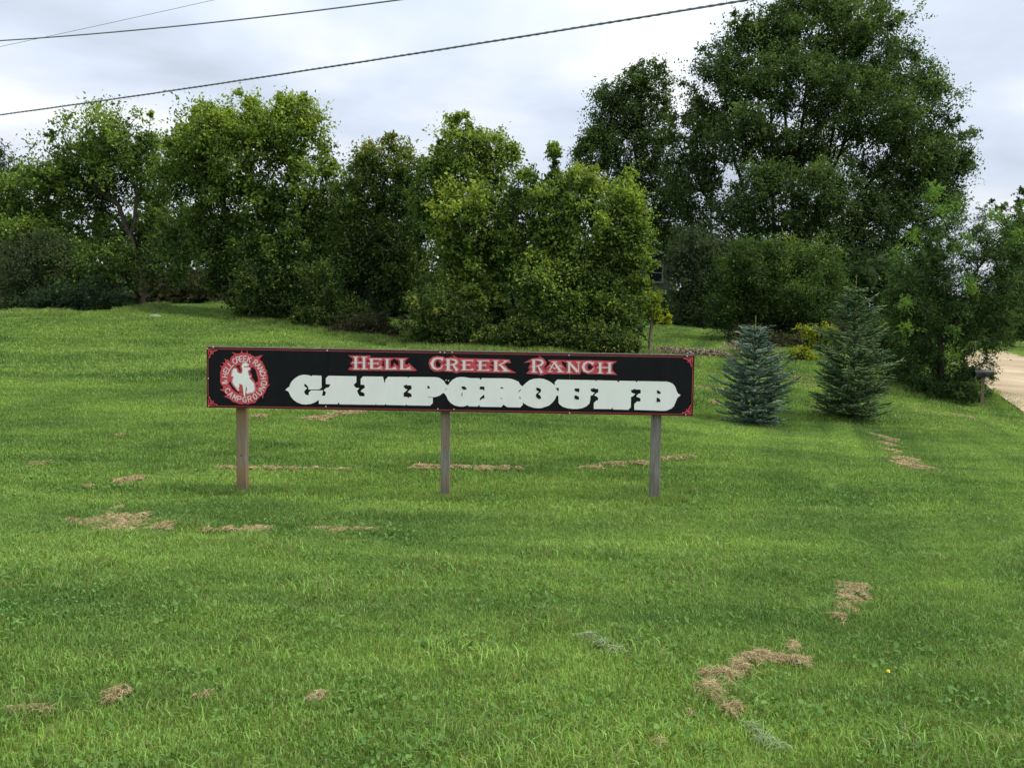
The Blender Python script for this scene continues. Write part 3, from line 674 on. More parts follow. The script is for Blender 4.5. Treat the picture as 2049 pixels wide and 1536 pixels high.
# the wood behind, one mass
def far_wood():
    o = thing('undergrowth', 'dark wood and undergrowth filling the space behind the trees', 'undergrowth', (0, 0, 0), kind='stuff')
    Qs, cs = [], []
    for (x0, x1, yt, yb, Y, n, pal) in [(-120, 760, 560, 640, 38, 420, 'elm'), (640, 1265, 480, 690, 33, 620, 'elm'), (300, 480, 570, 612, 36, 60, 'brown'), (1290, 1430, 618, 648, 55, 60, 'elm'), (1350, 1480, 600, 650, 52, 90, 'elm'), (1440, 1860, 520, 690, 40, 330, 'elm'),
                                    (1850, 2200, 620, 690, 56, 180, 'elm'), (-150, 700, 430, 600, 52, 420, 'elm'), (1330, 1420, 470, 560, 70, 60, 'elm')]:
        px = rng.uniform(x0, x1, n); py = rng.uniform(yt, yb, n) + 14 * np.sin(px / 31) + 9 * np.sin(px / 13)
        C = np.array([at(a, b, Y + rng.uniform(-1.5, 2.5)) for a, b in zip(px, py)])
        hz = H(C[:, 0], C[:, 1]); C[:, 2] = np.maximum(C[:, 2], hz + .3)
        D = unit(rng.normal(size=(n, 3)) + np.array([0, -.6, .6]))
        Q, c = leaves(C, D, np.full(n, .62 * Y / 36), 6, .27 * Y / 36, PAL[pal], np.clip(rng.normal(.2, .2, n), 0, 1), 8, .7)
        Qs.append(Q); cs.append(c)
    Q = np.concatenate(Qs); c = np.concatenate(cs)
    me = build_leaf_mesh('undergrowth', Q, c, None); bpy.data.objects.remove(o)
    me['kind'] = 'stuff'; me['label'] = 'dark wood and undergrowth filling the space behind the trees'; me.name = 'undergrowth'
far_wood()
# long grass at the foot of the trees
YS_ = 8.5
def long_grass():
    pts = []
    for (poly, Y, n) in [([(225, 628), (300, 610), (300, 640)], 0, 220)]:
        pass
    seg = [((0, 634), (120, 634)), ((225, 632), (330, 612)), ((330, 606), (470, 608)), ((470, 644), (640, 664)), ((640, 664), (830, 700)), ((830, 702), (1290, 712)), ((1480, 712), (1760, 722)), ((1760, 790), (1980, 795))]
    for (a, b) in seg:
        L = math.hypot(b[0] - a[0], b[1] - a[1]); n = int(L * 1.1)
        for i in range(n):
            t = random.random(); g = ground(a[0] + (b[0] - a[0]) * t, a[1] + (b[1] - a[1]) * t + random.uniform(-2, 3))
            pts.append((g[0] + random.gauss(0, .2), g[1] + random.uniform(-.2, 1.0)))
    for (px, py) in [(482, 979), (890, 992), (1310, 991)]:
        g = ground(px, py)
        for i in range(34): pts.append((g[0] + random.gauss(0, .14), YS_ + .01 + random.gauss(0, .05)))
    for i in range(60):
        t = random.random(); g = ground(500 + 900 * t, 990); pts.append((g[0], g[1] + random.gauss(.05, .12)))
    pts = np.array(pts); P = np.column_stack([pts, H(pts[:, 0], pts[:, 1])])
    far = np.array(P[:, 1] > 12); n = len(P)
    protos = [blade_patch(f'long_grass_{i}', .16, 90, .17, .006, .12, .5) for i in range(3)] + [blade_patch(f'long_grass_{3 + i}', .3, 110, .3, .014, .25, .45) for i in range(3)]
    idx = np.where(far, rng.integers(3, 6, n), rng.integers(0, 3, n))
    s = np.where(far, rng.uniform(.35, .85, n), rng.uniform(.35, .6, n))
    scatter('long_grass', protos, P, s, rng.random(n) * 6.28, idx, kind='stuff', label='longer unmown grass at the foot of the trees and round the sign posts')
long_grass()

# ------------------------------------------------------------------ spruces
def spruce(label, px, py, Y, top, rmax_px, pal, seed, prof_k):
    g = np.random.default_rng(seed); b = at(px, py, Y); b[2] = h1(b[0], Y)
    o = thing('spruce_tree', label, 'spruce', b, 'young spruces on the lawn right of the sign')
    Ht = (py - top) * Y / F; Rm = rmax_px * Y / F
    t = MB(); t.tube([(0, 0, -.1), (0.01, 0, Ht * .5), (0, 0.01, Ht * .86)], [.045 * Ht / 2, .028 * Ht / 2, .012], 8); t.build('trunk', M_BARK, o, smooth=True)
    Vs, cs, Fs = [], [], []
    def shoot(p, d, L, w, c):
        """a fat shoot: tapered core with a brush of needles round it"""
        d = d / np.linalg.norm(d); ref = np.array([0, 0, 1.]) if abs(d[2]) < .9 else np.array([1., 0, 0])
        u = np.cross(d, ref); u /= np.linalg.norm(u); v = np.cross(d, u); base = len(Vs)
        for s_, rr in ((0, .6), (.95, .45)):
            for k in range(3):
                a = 2.094 * k; Vs.append(p + d * L * s_ + (u * math.cos(a) + v * math.sin(a)) * w * rr); cs.append(c * .8)
        for k in range(3):
            k2 = (k + 1) % 3; Fs.append((base + k, base + k2, base + 3 + k2)); Fs.append((base + k, base + 3 + k2, base + 3 + k))
        nn = int(7 + L / .011)
        tt = g.random(nn); aa = g.random(nn) * 6.283; ln = w * g.uniform(.7, 1.1, nn); cj = g.uniform(.75, 1.35, nn)
        for k in range(nn):
            q = p + d * L * tt[k]; n_ = u * math.cos(aa[k]) + v * math.sin(aa[k]); e = q + n_ * ln[k] + d * ln[k] * .7
            sdv = np.cross(n_, d) * .0065; bb = len(Vs)
            Vs.append(q - sdv); Vs.append(q + sdv); Vs.append(e); cc = c * cj[k]; cs.extend((cc, cc, cc)); Fs.append((bb, bb + 1, bb + 2))
    P_ = PAL[pal]
    z = .04 * Ht; ph = g.random(4) * 6.28
    while z < Ht * .88:
        f = z / Ht
        prof = Rm * np.interp(f, *prof_k)
        nb = 12 if f < .5 else 8; a0 = g.random() * 6.283
        for k in range(nb):
            a = a0 + 6.283 * k / nb + g.normal(0, .2)
            L = prof * g.uniform(.72, .98) * (1 + .17 * math.sin(2 * a + ph[0] + 5 * f) + .13 * math.sin(3 * a + ph[1] - 11 * f) + .08 * math.sin(31 * f + ph[2]))
            if g.random() < .08: L *= .6
            el = (-.10 + .50 * f) + g.normal(0, .16)
            out = np.array([math.cos(a), math.sin(a), 0.]); tng = np.array([-math.sin(a), math.cos(a), 0.])
            prev = np.array([0, 0, z]); ns = max(3, int(L / .085)); w = .023
            bc = P_[min(len(P_) - 1, int(g.random() * len(P_)))] * g.uniform(.85, 1.2)
            for j in range(ns):
                s0 = (j + 1) / ns; q = np.array([0, 0, z]) + out * L * s0 + np.array([0, 0, L * (math.tan(el) * s0 + .30 * s0 * s0 - .12 * s0)])
                if s0 > .25 or f > .5: shoot(prev, q - prev, np.linalg.norm(q - prev), w, bc)
                if s0 > .2:
                    for sg in (-1, 1):
                        if g.random() < .1: continue
                        Ls = (.10 + .28 * L * (1 - s0)) * g.uniform(.7, 1.25)
                        dd = out * .75 + tng * sg * g.uniform(.45, 1.0) + np.array([0, 0, g.uniform(.0, .5)])
                        m = max(1, int(Ls / .11)); pp = q.copy(); dd = dd / np.linalg.norm(dd)
                        for r in range(m):
                            shoot(pp, dd, Ls / m, w, bc * g.uniform(.8, 1.25))
                            if r > 0: shoot(pp, dd + out * .6 - tng * sg * .9, Ls / m * .8, w * .9, bc)
                            pp = pp + dd * Ls / m; dd = dd + np.array([0, 0, .14])
                prev = q
        z += (.075 + .035 * f) * (Ht / 2) ** .5
    # leader and its whorl of bare-looking young arms
    tipc = np.array((.24, .24, .11))
    for s_ in np.arange(.82, .995, .03): shoot(np.array([0, 0, Ht * s_]), np.array([0.02, 0, 1]), Ht * .034, .017, tipc * .9 if s_ > .9 else P_[2])
    for k in range(5):
        a = k * 1.257 + .4; shoot(np.array([0, 0, Ht * .875]), np.array([math.cos(a), math.sin(a), .8]), Ht * .062, .019, tipc * .8)
    V = np.array(Vs); c = np.ones((len(V), 4)); c[:, :3] = np.array(cs)
    link('crown', mesh_np('crown', V, np.array(Fs), 3, M_NEEDLE, {'tint': ('FLOAT_COLOR', c)}), o)
PAL['spruce_a'] = np.array([(.085, .140, .095), (.125, .195, .136), (.18, .26, .185)])
PAL['spruce_b'] = np.array([(.068, .125, .052), (.102, .172, .068), (.15, .225, .088)])
spruce('smaller blue-green spruce nearest the right end of the sign', 1505, 850, 15.2, 632, 74, 'spruce_a', 3, ((0, .12, .25, .40, .55, .68, .76, .80, .88, 1), (.60, .88, 1.0, .86, .66, .52, .28, .50, .20, .05)))
spruce('taller green spruce, right of the blue-green one', 1702, 840, 16.4, 552, 86, 'spruce_b', 5, ((0, .1, .25, .40, .55, .68, .76, .80, .88, 1), (1.0, 1.0, .92, .84, .72, .56, .40, .30, .18, .05)))

# ------------------------------------------------------------------ mound of wood chips
def mound():
    ctr = [(1270, 712), (1330, 708), (1380, 712), (1430, 714), (1470, 708), (1530, 712)]
    hgt = [.10, .22, .14, .18, .40, .22]
    Vs, Fs, cs = [], [], []
    pos = [ground(*c) for c in ctr]
    pal = [(.20, .16, .12), (.28, .22, .17), (.14, .11, .085), (.36, .30, .24), (.33, .19, .13)]
    for i in range(5200):
        k = random.randrange(len(pos)); p = pos[k] + np.array([random.gauss(0, .45), random.gauss(0, .28), 0])
        d2 = sum(hgt[j] * math.exp(-(((p[0] - pos[j][0]) / .55) ** 2 + ((p[1] - pos[j][1]) / .4) ** 2)) for j in range(len(pos)))
        z = h1(p[0], p[1]) + d2 * random.uniform(.55, 1.0) + .01 if i % 4 == 0 else None
        if z is None: z = p[2] + d2 * random.uniform(.6, 1.05) + .01
        a = random.random() * 6.28; L = random.uniform(.03, .09); w = random.uniform(.012, .03); tl = random.gauss(0, .5)
        ux, uy = math.cos(a), math.sin(a); b = len(Vs); c = pal[min(4, int(abs(random.gauss(0, 1.6))))] if random.random() < .9 else pal[4]
        for (s, q) in ((-1, -1), (1, -1), (1, 1), (-1, 1)):
            Vs.append((p[0] + ux * L * s / 2 - uy * w * q / 2, p[1] + uy * L * s / 2 + ux * w * q / 2, z + tl * s * L * .4 + q * w * random.uniform(-.4, .4))); cs.append((*c, 1))
        Fs.append((b, b + 1, b + 2, b + 3))
    o = link('wood_chip_mound', mesh_np('wood_chip_mound', Vs, Fs, 4, leaf_mat('chips', 0.0, .9, .05), {'tint': ('FLOAT_COLOR', cs)}), kind='stuff')
    o['label'] = 'low berm of tan wood chips and debris at the lawn edge behind the right end of the sign'
mound()

# ------------------------------------------------------------------ dead grass clippings
M_STRAW = leaf_mat('dry_clippings', .15, .8, .1)
SP = np.array([(.36, .285, .150), (.29, .22, .11), (.46, .385, .225), (.18, .14, .075), (.18, .24, .07), (.11, .085, .05)])
def clump_mesh(spots, dens, width, length, hgt, pal=SP):
    """spots: (px, py, rx, ry) ellipses on the ground in photo pixels"""
    Vs, Fs, cs = [], [], []
    for (px, py, rx, ry, *kk) in spots:
        c = ground(px, py); e = ground(px + rx, py); n_ = ground(px, py - ry); RX = max(.02, abs(e[0] - c[0])); RY = max(.03, abs(n_[1] - c[1]))
        if len(kk): RY *= kk[0]
        n = int(dens * RX * RY * math.pi) + 6
        th = rng.random(n) * 6.283; rr = (np.sqrt(rng.random(n)) + np.abs(rng.normal(0, .16, n)) * (rng.random(n) < .35)) * (.74 + .26 * np.sin(3 * th + px) + .2 * np.sin(7 * th + py) + .16 * np.sin(13 * th + px)) * rng.uniform(.8, 1.15, n)
        x = c[0] + RX * rr * np.cos(th) * 1.05; y = c[1] + RY * rr * np.sin(th) * 1.05
        lump = .7 + .3 * np.sin(x * 31 + 2 * np.sin(y * 23)) * np.cos(y * 37 + x * 11)
        z = H(x, y) + .022 + hgt * .6 * rng.random(n) * np.clip(1.1 - rr, .1, 1) * lump
        a = rng.random(n) * 6.283; L = length * rng.uniform(.4, 1.4, n); w = width * rng.uniform(.6, 1.4, n); cv = rng.normal(0, .35, n)
        for i in range(n):
            b = len(Vs); dx, dy = math.cos(a[i]), math.sin(a[i]); ex, ey = math.cos(a[i] + cv[i]), math.sin(a[i] + cv[i]); col = pal[int(abs(rng.normal(0, 2.0))) % len(pal)] * rng.uniform(.75, 1.25)
            tz = rng.normal(0, .12) * L[i]; tw = rng.uniform(-.5, .5) * w[i]
            p0 = (x[i] - dx * L[i] * .5, y[i] - dy * L[i] * .5, z[i] - tz); p1 = (x[i], y[i], z[i] + .006); p2 = (x[i] + ex * L[i] * .5, y[i] + ey * L[i] * .5, z[i] + tz - .006)
            for p, (qx, qy) in ((p0, (-dy, dx)), (p1, (-ey, ex)), (p2, (-ey, ex))):
                Vs.append((p[0] + qx * w[i] / 2, p[1] + qy * w[i] / 2, p[2] + tw)); Vs.append((p[0] - qx * w[i] / 2, p[1] - qy * w[i] / 2, p[2] - tw)); cs.append((*col, 1)); cs.append((*col, 1))
            Fs += [(b, b + 1, b + 3, b + 2), (b + 2, b + 3, b + 5, b + 4)]
    V = np.array(Vs); org = np.array([V[:, 0].mean(), V[:, 1].mean(), V[:, 2].min()])
    return mesh_np('grass_clippings', V - org, Fs, 4, M_STRAW, {'tint': ('FLOAT_COLOR', cs)}), org
CLIP = [
 ('large tan heap of dead grass clippings in an arc at lower right', [(1425, 1392, 26, 22), (1410, 1360, 14, 12), (1452, 1362, 34, 18), (1480, 1345, 22, 16), (1500, 1328, 24, 12), (1530, 1322, 26, 12), (1560, 1326, 22, 8), (1595, 1330, 30, 8)], 9000, .0036, .10, .05),
 ('small fresh tan clump of clippings just below the large arc at lower right', [(1472, 1428, 20, 12), (1455, 1432, 10, 9)], 11000, .0034, .07, .05),
 ('tiny pale clump of clippings above the right end of the large arc', [(1588, 1298, 12, 10), (1584, 1308, 7, 9)], 7000, .0036, .07, .03),
 ('tan hourglass-shaped patch of clippings on the right side of the lawn', [(1700, 1184, 26, 12), (1712, 1206, 10, 8), (1696, 1205, 16, 12), (1694, 1222, 16, 10), (1678, 1240, 16, 9), (1735, 1203, 8, 7), (1725, 1180, 14, 5)], 9500, .005, .08, .035),
 ('faint brown clump of clippings near the bottom edge right of centre', [(1320, 1494, 14, 8)], 5000, .0036, .07, .03),
 ('tiny faint clump of clippings just left of the large arc at lower right', [(1380, 1436, 8, 7)], 5000, .0036, .07, .03),
 ('dark brown clump of clippings at lower left, second from the left edge', [(232, 1402, 26, 10), (222, 1415, 18, 8), (248, 1396, 14, 7)], 9000, .0036, .09, .06),
 ('small brown clump of clippings at lower left between two larger ones', [(400, 1404, 20, 7), (415, 1396, 10, 5)], 5500, .0036, .08, .03),
 ('small tan clump of clippings at the bottom left of centre', [(630, 1408, 24, 6), (640, 1402, 14, 6)], 9000, .0036, .08, .04),
 ('thin faded strip of dead grass at the lower left edge', [(30, 1432, 34, 7), (90, 1434, 26, 7), (70, 1428, 20, 5)], 3000, .0036, .10, .02),
 ('largest tan patch of clippings left of the sign in front of its left post', [(190, 1050, 40, 8), (245, 1044, 45, 14), (285, 1036, 12, 8), (230, 1058, 36, 8), (330, 1055, 28, 10), (145, 1047, 14, 4), (275, 1052, 26, 10)], 9000, .0075, .09, .04),
 ('broken tan strip of clippings right of the largest left patch', [(415, 1066, 14, 4), (455, 1062, 14, 6), (470, 1066, 8, 3), (520, 1062, 30, 5), (500, 1066, 22, 4)], 8000, .007, .09, .035),
 ('faint strip of clippings below the middle sign post', [(640, 1062, 24, 4), (680, 1063, 26, 4), (730, 1063, 34, 3)], 3000, .006, .09, .02),
 ('oval tan clump of clippings left of the left sign post', [(250, 966, 26, 8), (275, 959, 14, 4)], 9000, .008, .09, .04),
 ('faint brown spot of clippings above the largest left patch', [(235, 1020, 16, 5)], 3000, .007, .08, .02),
 ('brown strip of clippings seen behind the left sign post', [(455, 939, 24, 3), (500, 940, 20, 2.5), (545, 940, 28, 3.5), (590, 941, 20, 2.5), (630, 941, 22, 3), (680, 942, 26, 2)], 4500, .010, .10, .045),
 ('brown strip of clippings running behind the middle sign post', [(845, 937, 24, 4.5), (870, 938, 20, 3), (920, 939, 30, 3.5), (975, 940, 34, 4), (1010, 940, 14, 4), (1038, 942, 10, 3.5)], 7000, .010, .10, .06),
 ('tan strip of clippings reaching behind the right sign post', [(1185, 938, 26, 3.5), (1230, 932, 30, 3.5), (1280, 929, 28, 3), (1340, 920, 26, 3), (1375, 917, 20, 2)], 6000, .010, .10, .05),
 ('tan clippings on the lawn seen just under the left part of the sign', [(640, 840, 34, 4.5), (680, 831, 34, 4), (715, 826, 22, 3), (520, 836, 18, 2.5)], 6000, .014, .12, .05),
 ('brown clippings trailing down the lawn below the taller spruce', [(1768, 878, 12, 7), (1775, 892, 10, 5), (1787, 905, 8, 4)], 6000, .012, .12, .04),
 ('two short tan rows of clippings below the trail by the taller spruce', [(1810, 921, 22, 4.5), (1805, 929, 18, 3.5), (1830, 936, 20, 3), (1855, 940, 16, 2)], 6000, .011, .12, .04),
 ('thin tan row of clippings on the lawn at far right', [(1850, 824, 20, 2), (1900, 830, 26, 2.5), (1940, 837, 14, 2)], 3500, .014, .12, .03),
 ('tan rows of clippings across the lawn between the sign and the spruces', [(1400, 748, 34, 1.6), (1440, 752, 26, 1.6), (1400, 777, 36, 1.4), (1440, 781, 18, 1.4), (1430, 808, 10, 3)], 4000, .018, .14, .04),
 ('tan rows of clippings across the lawn between the two spruces', [(1600, 757, 26, 1.6), (1612, 760, 18, 1.5), (1600, 771, 34, 1.5), (1628, 776, 20, 1.5), (1640, 824, 10, 3)], 4000, .018, .14, .04),
 ('small brown smudge of clippings on the far left of the lawn', [(75, 930, 24, 4)], 2500, .01, .1, .02),
 ('faintest brown speck of clippings high on the left slope of the lawn', [(240, 873, 14, 2.5)], 2500, .01, .1, .02),
 ('small tan clump of clippings just left of the oval clump near the left post', [(175, 976, 12, 3.5)], 7000, .008, .09, .03),
]
for (lab, spots, dens, w, L, hg) in CLIP:
    me, org = clump_mesh(spots, dens * 2.2 if w > .006 else dens * 4.2, w * (.40 if w > .006 else .40), L * .5, hg * 1.1)
    o = link('grass_clippings', me); o.location = org; o['label'] = lab; o['category'] = 'grass clippings'; o['group'] = 'heaps of dead grass clippings on the lawn'
# bleached tufts of dead grass
PALE = np.array([(.24, .30, .15), (.17, .26, .10), (.33, .36, .24), (.12, .23, .06)])
for lab, spots in (('bleached pale streak of dead grass blades in front of the sign', [(1180, 1282, 26, 8), (1205, 1295, 20, 8), (1235, 1310, 18, 7)]),
                   ('bleached whitish tuft of long grass near the bottom edge at right', [(1505, 1470, 16, 14), (1530, 1490, 22, 12), (1560, 1508, 20, 8)])):
    me, org = clump_mesh(spots, 8000, .0017, .075, .05, PALE)
    o = link('dead_grass_tuft', me); o.location = org; o['label'] = lab; o['category'] = 'grass tuft'

# dandelion
def dandelion():
    g = ground(1774, 1368); o = thing('dandelion', 'single small yellow dandelion flower in the lawn at lower right', 'flower', g)
    st = MB(); st.tube([(0, 0, -.01), (.004, 0, .03), (.005, 0, .052)], .002, 6); st.build('stem', simple_mat('stem_green', (.12, .2, .05)), o)
    f = MB()
    for r_, n_, z_, t_ in ((.010, 16, .052, -.2), (.008, 13, .054, .15), (.005, 9, .056, .5)):
        for k in range(n_):
            a = 6.283 * k / n_ + r_ * 100; d = Vector((math.cos(a), math.sin(a), t_)); s = Vector((-math.sin(a), math.cos(a), 0)) * .0022; c = Vector((.005, 0, z_))
            f.poly([c - s * .4, c + d * r_ * .8 - s, c + d * r_, c + d * r_ * .8 + s, c + s * .4])
    f.build('flower_head', simple_mat('petal_yellow', (.72, .58, .03), .6), o)
dandelion()
# pale stone near the left trees
def stone():
    g = ground(310, 637); b = MB(); n, m = 10, 6
    b.v = [(0, 0, .11)] + [(.22 * math.sin(math.pi * i / (m * 1.6)) * math.cos(6.283 * k / n) * random.uniform(.8, 1.15), .16 * math.sin(math.pi * i / (m * 1.6)) * math.sin(6.283 * k / n) * random.uniform(.8, 1.15), .11 * math.cos(math.pi * i / (m * 1.6))) for i in range(1, m + 1) for k in range(n)]
    b.f = [(0, 1 + k, 1 + (k + 1) % n) for k in range(n)] + [(1 + i * n + k, 1 + (i + 1) * n + k, 1 + (i + 1) * n + (k + 1) % n, 1 + i * n + (k + 1) % n) for i in range(m - 1) for k in range(n)]
    o = b.build('stone', simple_mat('stone', (.17, .20, .12), .9, .1, 12, .4, .5), smooth=True); o.location = g + np.array([0, 0, .02])
    o['label'] = 'small pale stone on the lawn in front of the wide left tree'; o['category'] = 'stone'
stone()

# ------------------------------------------------------------------ mailbox by the road
def mailbox():
    g = at(1966, 747, 21.0); gz = h1(g[0], 21.0)
    o = thing('mailbox', 'black mailbox on a post by the gravel road, half hidden by the feathery tree', 'mailbox', (g[0], 21.0, gz))
    z = g[2] - gz; mt = simple_mat('mailbox_black', (.012, .012, .013), .35, .5)
    b = MB(); n = 9; prof = [(-.085, -.09), (.085, -.09)] + [(.085 * math.cos(math.pi * k / n), .01 + .085 * math.sin(math.pi * k / n)) for k in range(n + 1)]
    for x in (-.22, .22): b.v += [(x, p[0], z + p[1]) for p in prof]
    k = len(prof); b.f = [tuple(range(k))[::-1], tuple(range(k, 2 * k))] + [(i, (i + 1) % k, k + (i + 1) % k, k + i) for i in range(k)]
    b.build('box', mt, o)
    d = MB(); d.v = [(.225, p[0] * 1.06, z + p[1] * 1.06) for p in prof] + [(.235, p[0] * 1.06, z + p[1] * 1.06) for p in prof]
    d.f = [tuple(range(k))[::-1], tuple(range(k, 2 * k))] + [(i, (i + 1) % k, k + (i + 1) % k, k + i) for i in range(k)]; d.build('door', mt, o)
    p = MB(); p.box(-.045, .045, -.045, .045, -.2, z - .092); p.build('post', simple_mat('post_wood', (.16, .12, .09), .9, .1, 30, .4, .3), o, bevel=.004)
mailbox()

# ------------------------------------------------------------------ house behind the trees
def house():
    Y = 62; sc = Y / F
    x1 = at(1343, 600, Y)[0]; x0 = x1 - 6.4; gz = h1((x0 + x1) / 2, Y)
    o = thing('house', 'dark grey clapboard house with a gabled roof, half hidden behind the trees', 'house', (x0, Y, gz))
    W = x1 - x0; eave = at(1343, 524, Y)[2] - gz; ridge = eave + 1.9; D = 9.0
    sid = simple_mat('house_siding', (.055, .056, .05), .8, .2, 3, .2); trim = simple_mat('house_trim', (.15, .155, .145), .6, .3, 6, .15)
    glass = simple_mat('window_glass', (.01, .012, .014), .08, .6); roofm = simple_mat('roof_shingle', (.07, .07, .072), .85, .2, 8, .3)
    wins = []
    for (wx, wy0, wy1) in ((1313, 530, 563), (1313, 586, 607)):
        c = at(wx, wy0, Y)[0] - x0; z1 = at(wx, wy0, Y)[2] - gz; wins.append((c, z1 - 1.15, z1))
        wins.append((c - 3.0, z1 - 1.15, z1))
    core = MB(); core.box(.02, W - .02, .02, D, -.3, eave)
    core.poly([(.02, .02, eave), (W - .02, .02, eave), (W / 2, .02, ridge)]); core.poly([(.02, D, eave), (W / 2, D, ridge), (W - .02, D, eave)])
    core.build('wall', sid, o)
    # clapboards on the front, each a lapped board
    z = -.1; bd = None; first = {}
    while z < ridge - .15:
        wd = W if z < eave else W * (1 - (z - eave) / (ridge - eave))
        b = MB(); xa, xb = W / 2 - wd / 2, W / 2 + wd / 2
        b.v = [(xa, -.002, z + .16), (xb, -.002, z + .16), (xb, -.022, z), (xa, -.022, z), (xa, .015, z), (xb, .015, z), (xb, .015, z + .16), (xa, .015, z + .16)]
        b.f = [(0, 3, 2, 1), (3, 4, 5, 2), (0, 1, 6, 7), (0, 7, 4, 3), (1, 2, 5, 6)]
        b.build('board', sid, o); z += .158
    for s, name in ((0, 'roof'), (1, 'roof')):
        r_ = MB(); ov = .35
        A = (-ov, eave - ov * (ridge - eave) / (W / 2)) if s == 0 else (W + ov, eave - ov * (ridge - eave) / (W / 2)); B = (W / 2, ridge + .02)
        for y in (-.4, D + .3):
            r_.v += [(A[0], y, A[1] + .03), (B[0], y, B[1] + .03), (B[0], y, B[1] + .2), (A[0], y, A[1] + .2)]
        r_.f = [(0, 1, 2, 3), (7, 6, 5, 4), (0, 4, 5, 1), (3, 2, 6, 7), (0, 3, 7, 4), (1, 5, 6, 2)]; rr = r_.build('roof', roofm, o)
        f = MB(); yy = -.43
        f.v = [(A[0], yy, A[1]), (B[0], yy, B[1]), (B[0], yy, B[1] + .2), (A[0], yy, A[1] + .2), (A[0], yy + .028, A[1]), (B[0], yy + .028, B[1]), (B[0], yy + .028, B[1] + .2), (A[0], yy + .028, A[1] + .2)]
        f.f = [(0, 1, 2, 3), (7, 6, 5, 4), (0, 4, 5, 1), (3, 2, 6, 7), (0, 3, 7, 4), (1, 5, 6, 2)]; f.build('fascia', trim, rr)
    for x in (0, W - .14): c = MB(); c.box(x, x + .14, -.045, .03, -.2, eave); c.build('corner_board', trim, o)
    for (c, z0, z1) in wins:
        w = .42; fr = MB()
        for (a, b, p, q) in ((-w - .11, -w, z0 - .05, z1 + .05), (w, w + .11, z0 - .05, z1 + .05), (-w, w, z1, z1 + .12), (-w, w, (z0 + z1) / 2 - .03, (z0 + z1) / 2 + .03)): fr.box(c + a, c + b, -.06, .02, p, q)
        f = fr.build('window', trim, o); s_ = MB(); s_.box(c - w - .15, c + w + .15, -.10, .02, z0 - .14, z0 - .052); s_.build('sill', trim, f)
        for (p, q) in ((z0, (z0 + z1) / 2 - .03), ((z0 + z1) / 2 + .03, z1)): g = MB(); g.box(c - w, c + w, -.032, -.028, p, q); g.build('pane', glass, f)
house()

# ------------------------------------------------------------------ power lines
def cable(label, pts, rad, twist):
    """pts: (px, py, Y) through the picture, carried on straight beyond both ends"""
    px_ = np.array([p[0] for p in pts], float); c0 = px_.mean(); cs_ = px_.max() - px_.min(); n_ = 400 if twist else 80
    W3d = np.array([at(*p) for p in pts]); tt = (px_ - c0) / cs_; deg = 2
    cf = [np.polyfit(tt, W3d[:, k], deg if k == 2 else 1) for k in range(3)]
    Q = [Vector([float(np.polyval(cf[k], t)) for k in range(3)]) for t in np.linspace(-2.2, 1.4, n_)]
    mt = simple_mat('cable', (.17, .18, .20), .6, .2)
    b_ = MB()
    if twist:
        for s in range(3):
            T = []
            dist = 0
            for i, q in enumerate(Q):
                if i: dist += (q - Q[i - 1]).length
                t = (Q[min(i + 1, len(Q) - 1)] - Q[max(i - 1, 0)]).normalized(); u = t.cross(Vector((0, 0, 1))).normalized(); w = t.cross(u)
                an = dist * 20 + s * 2.094; T.append(q + (u * math.cos(an) + w * math.sin(an)) * rad * .5)
            b_.tube(T, rad * .58, 5, False)
    else: b_.tube(Q, rad, 6, False)
    o = b_.build('power_line', mt, smooth=True); o['label'] = label; o['category'] = 'cable'; o['group'] = 'overhead cables crossing the sky'
    return o
cable('thickest twisted overhead cable, lowest of the three across the sky', [(0, 228, 15), (300, 189.5, 13.4), (600, 147, 12), (1024, 78, 10.4), (1475, -1, 9.0)], .015, True)
cable('middle overhead cable crossing the top left of the sky', [(0, 82, 15), (270, 61, 14), (540, 33, 13), (800, -1, 12.2)], .0105, False)
cable('thin faint overhead wire rising steeply at the top left corner', [(0, 93, 24), (215, 49, 23), (430, -1, 22)], .0055, False)

# ------------------------------------------------------------------ the sign
SW, SH = 4.88, .605
YS = 8.50
TL, TR_, BR_, BL = (415, 695), (1385, 713), (1382, 832), (414, 815)
def homog(src, dst):
    A = []
    for (x, y), (u, v) in zip(src, dst): A += [[x, y, 1, 0, 0, 0, -u * x, -u * y], [0, 0, 0, x, y, 1, -v * x, -v * y]]
    h = np.linalg.solve(np.array(A, float), np.array(dst, float).ravel()); return np.append(h, 1).reshape(3, 3)
HM = homog([TL, TR_, BR_, BL], [(0, SH), (SW, SH), (SW, 0), (0, 0)])
def s2(px, py):
    q = HM @ np.array([px, py, 1.]); return q[0] / q[2], q[1] / q[2]
pl, pr = at(*BL, YS), at(*BR_, YS)
sign_rot = math.atan2(pr[2] - pl[2], pr[0] - pl[0])
sign = thing('campground_sign', 'long black board sign reading HELL CREEK RANCH CAMPGROUND on three wooden posts', 'sign', (pl[0], YS, 0))
face = bpy.data.objects.new('board', None)
SX0, SZ0 = 0.0, pl[2]
def S(u, v, d=0.0):
    """sign-face coordinates (metres from the lower left corner) to the sign's local space; d = distance in front of the face"""
    return (u * math.cos(sign_rot) - v * math.sin(sign_rot), -d, SZ0 + u * math.sin(sign_rot) + v * math.cos(sign_rot))
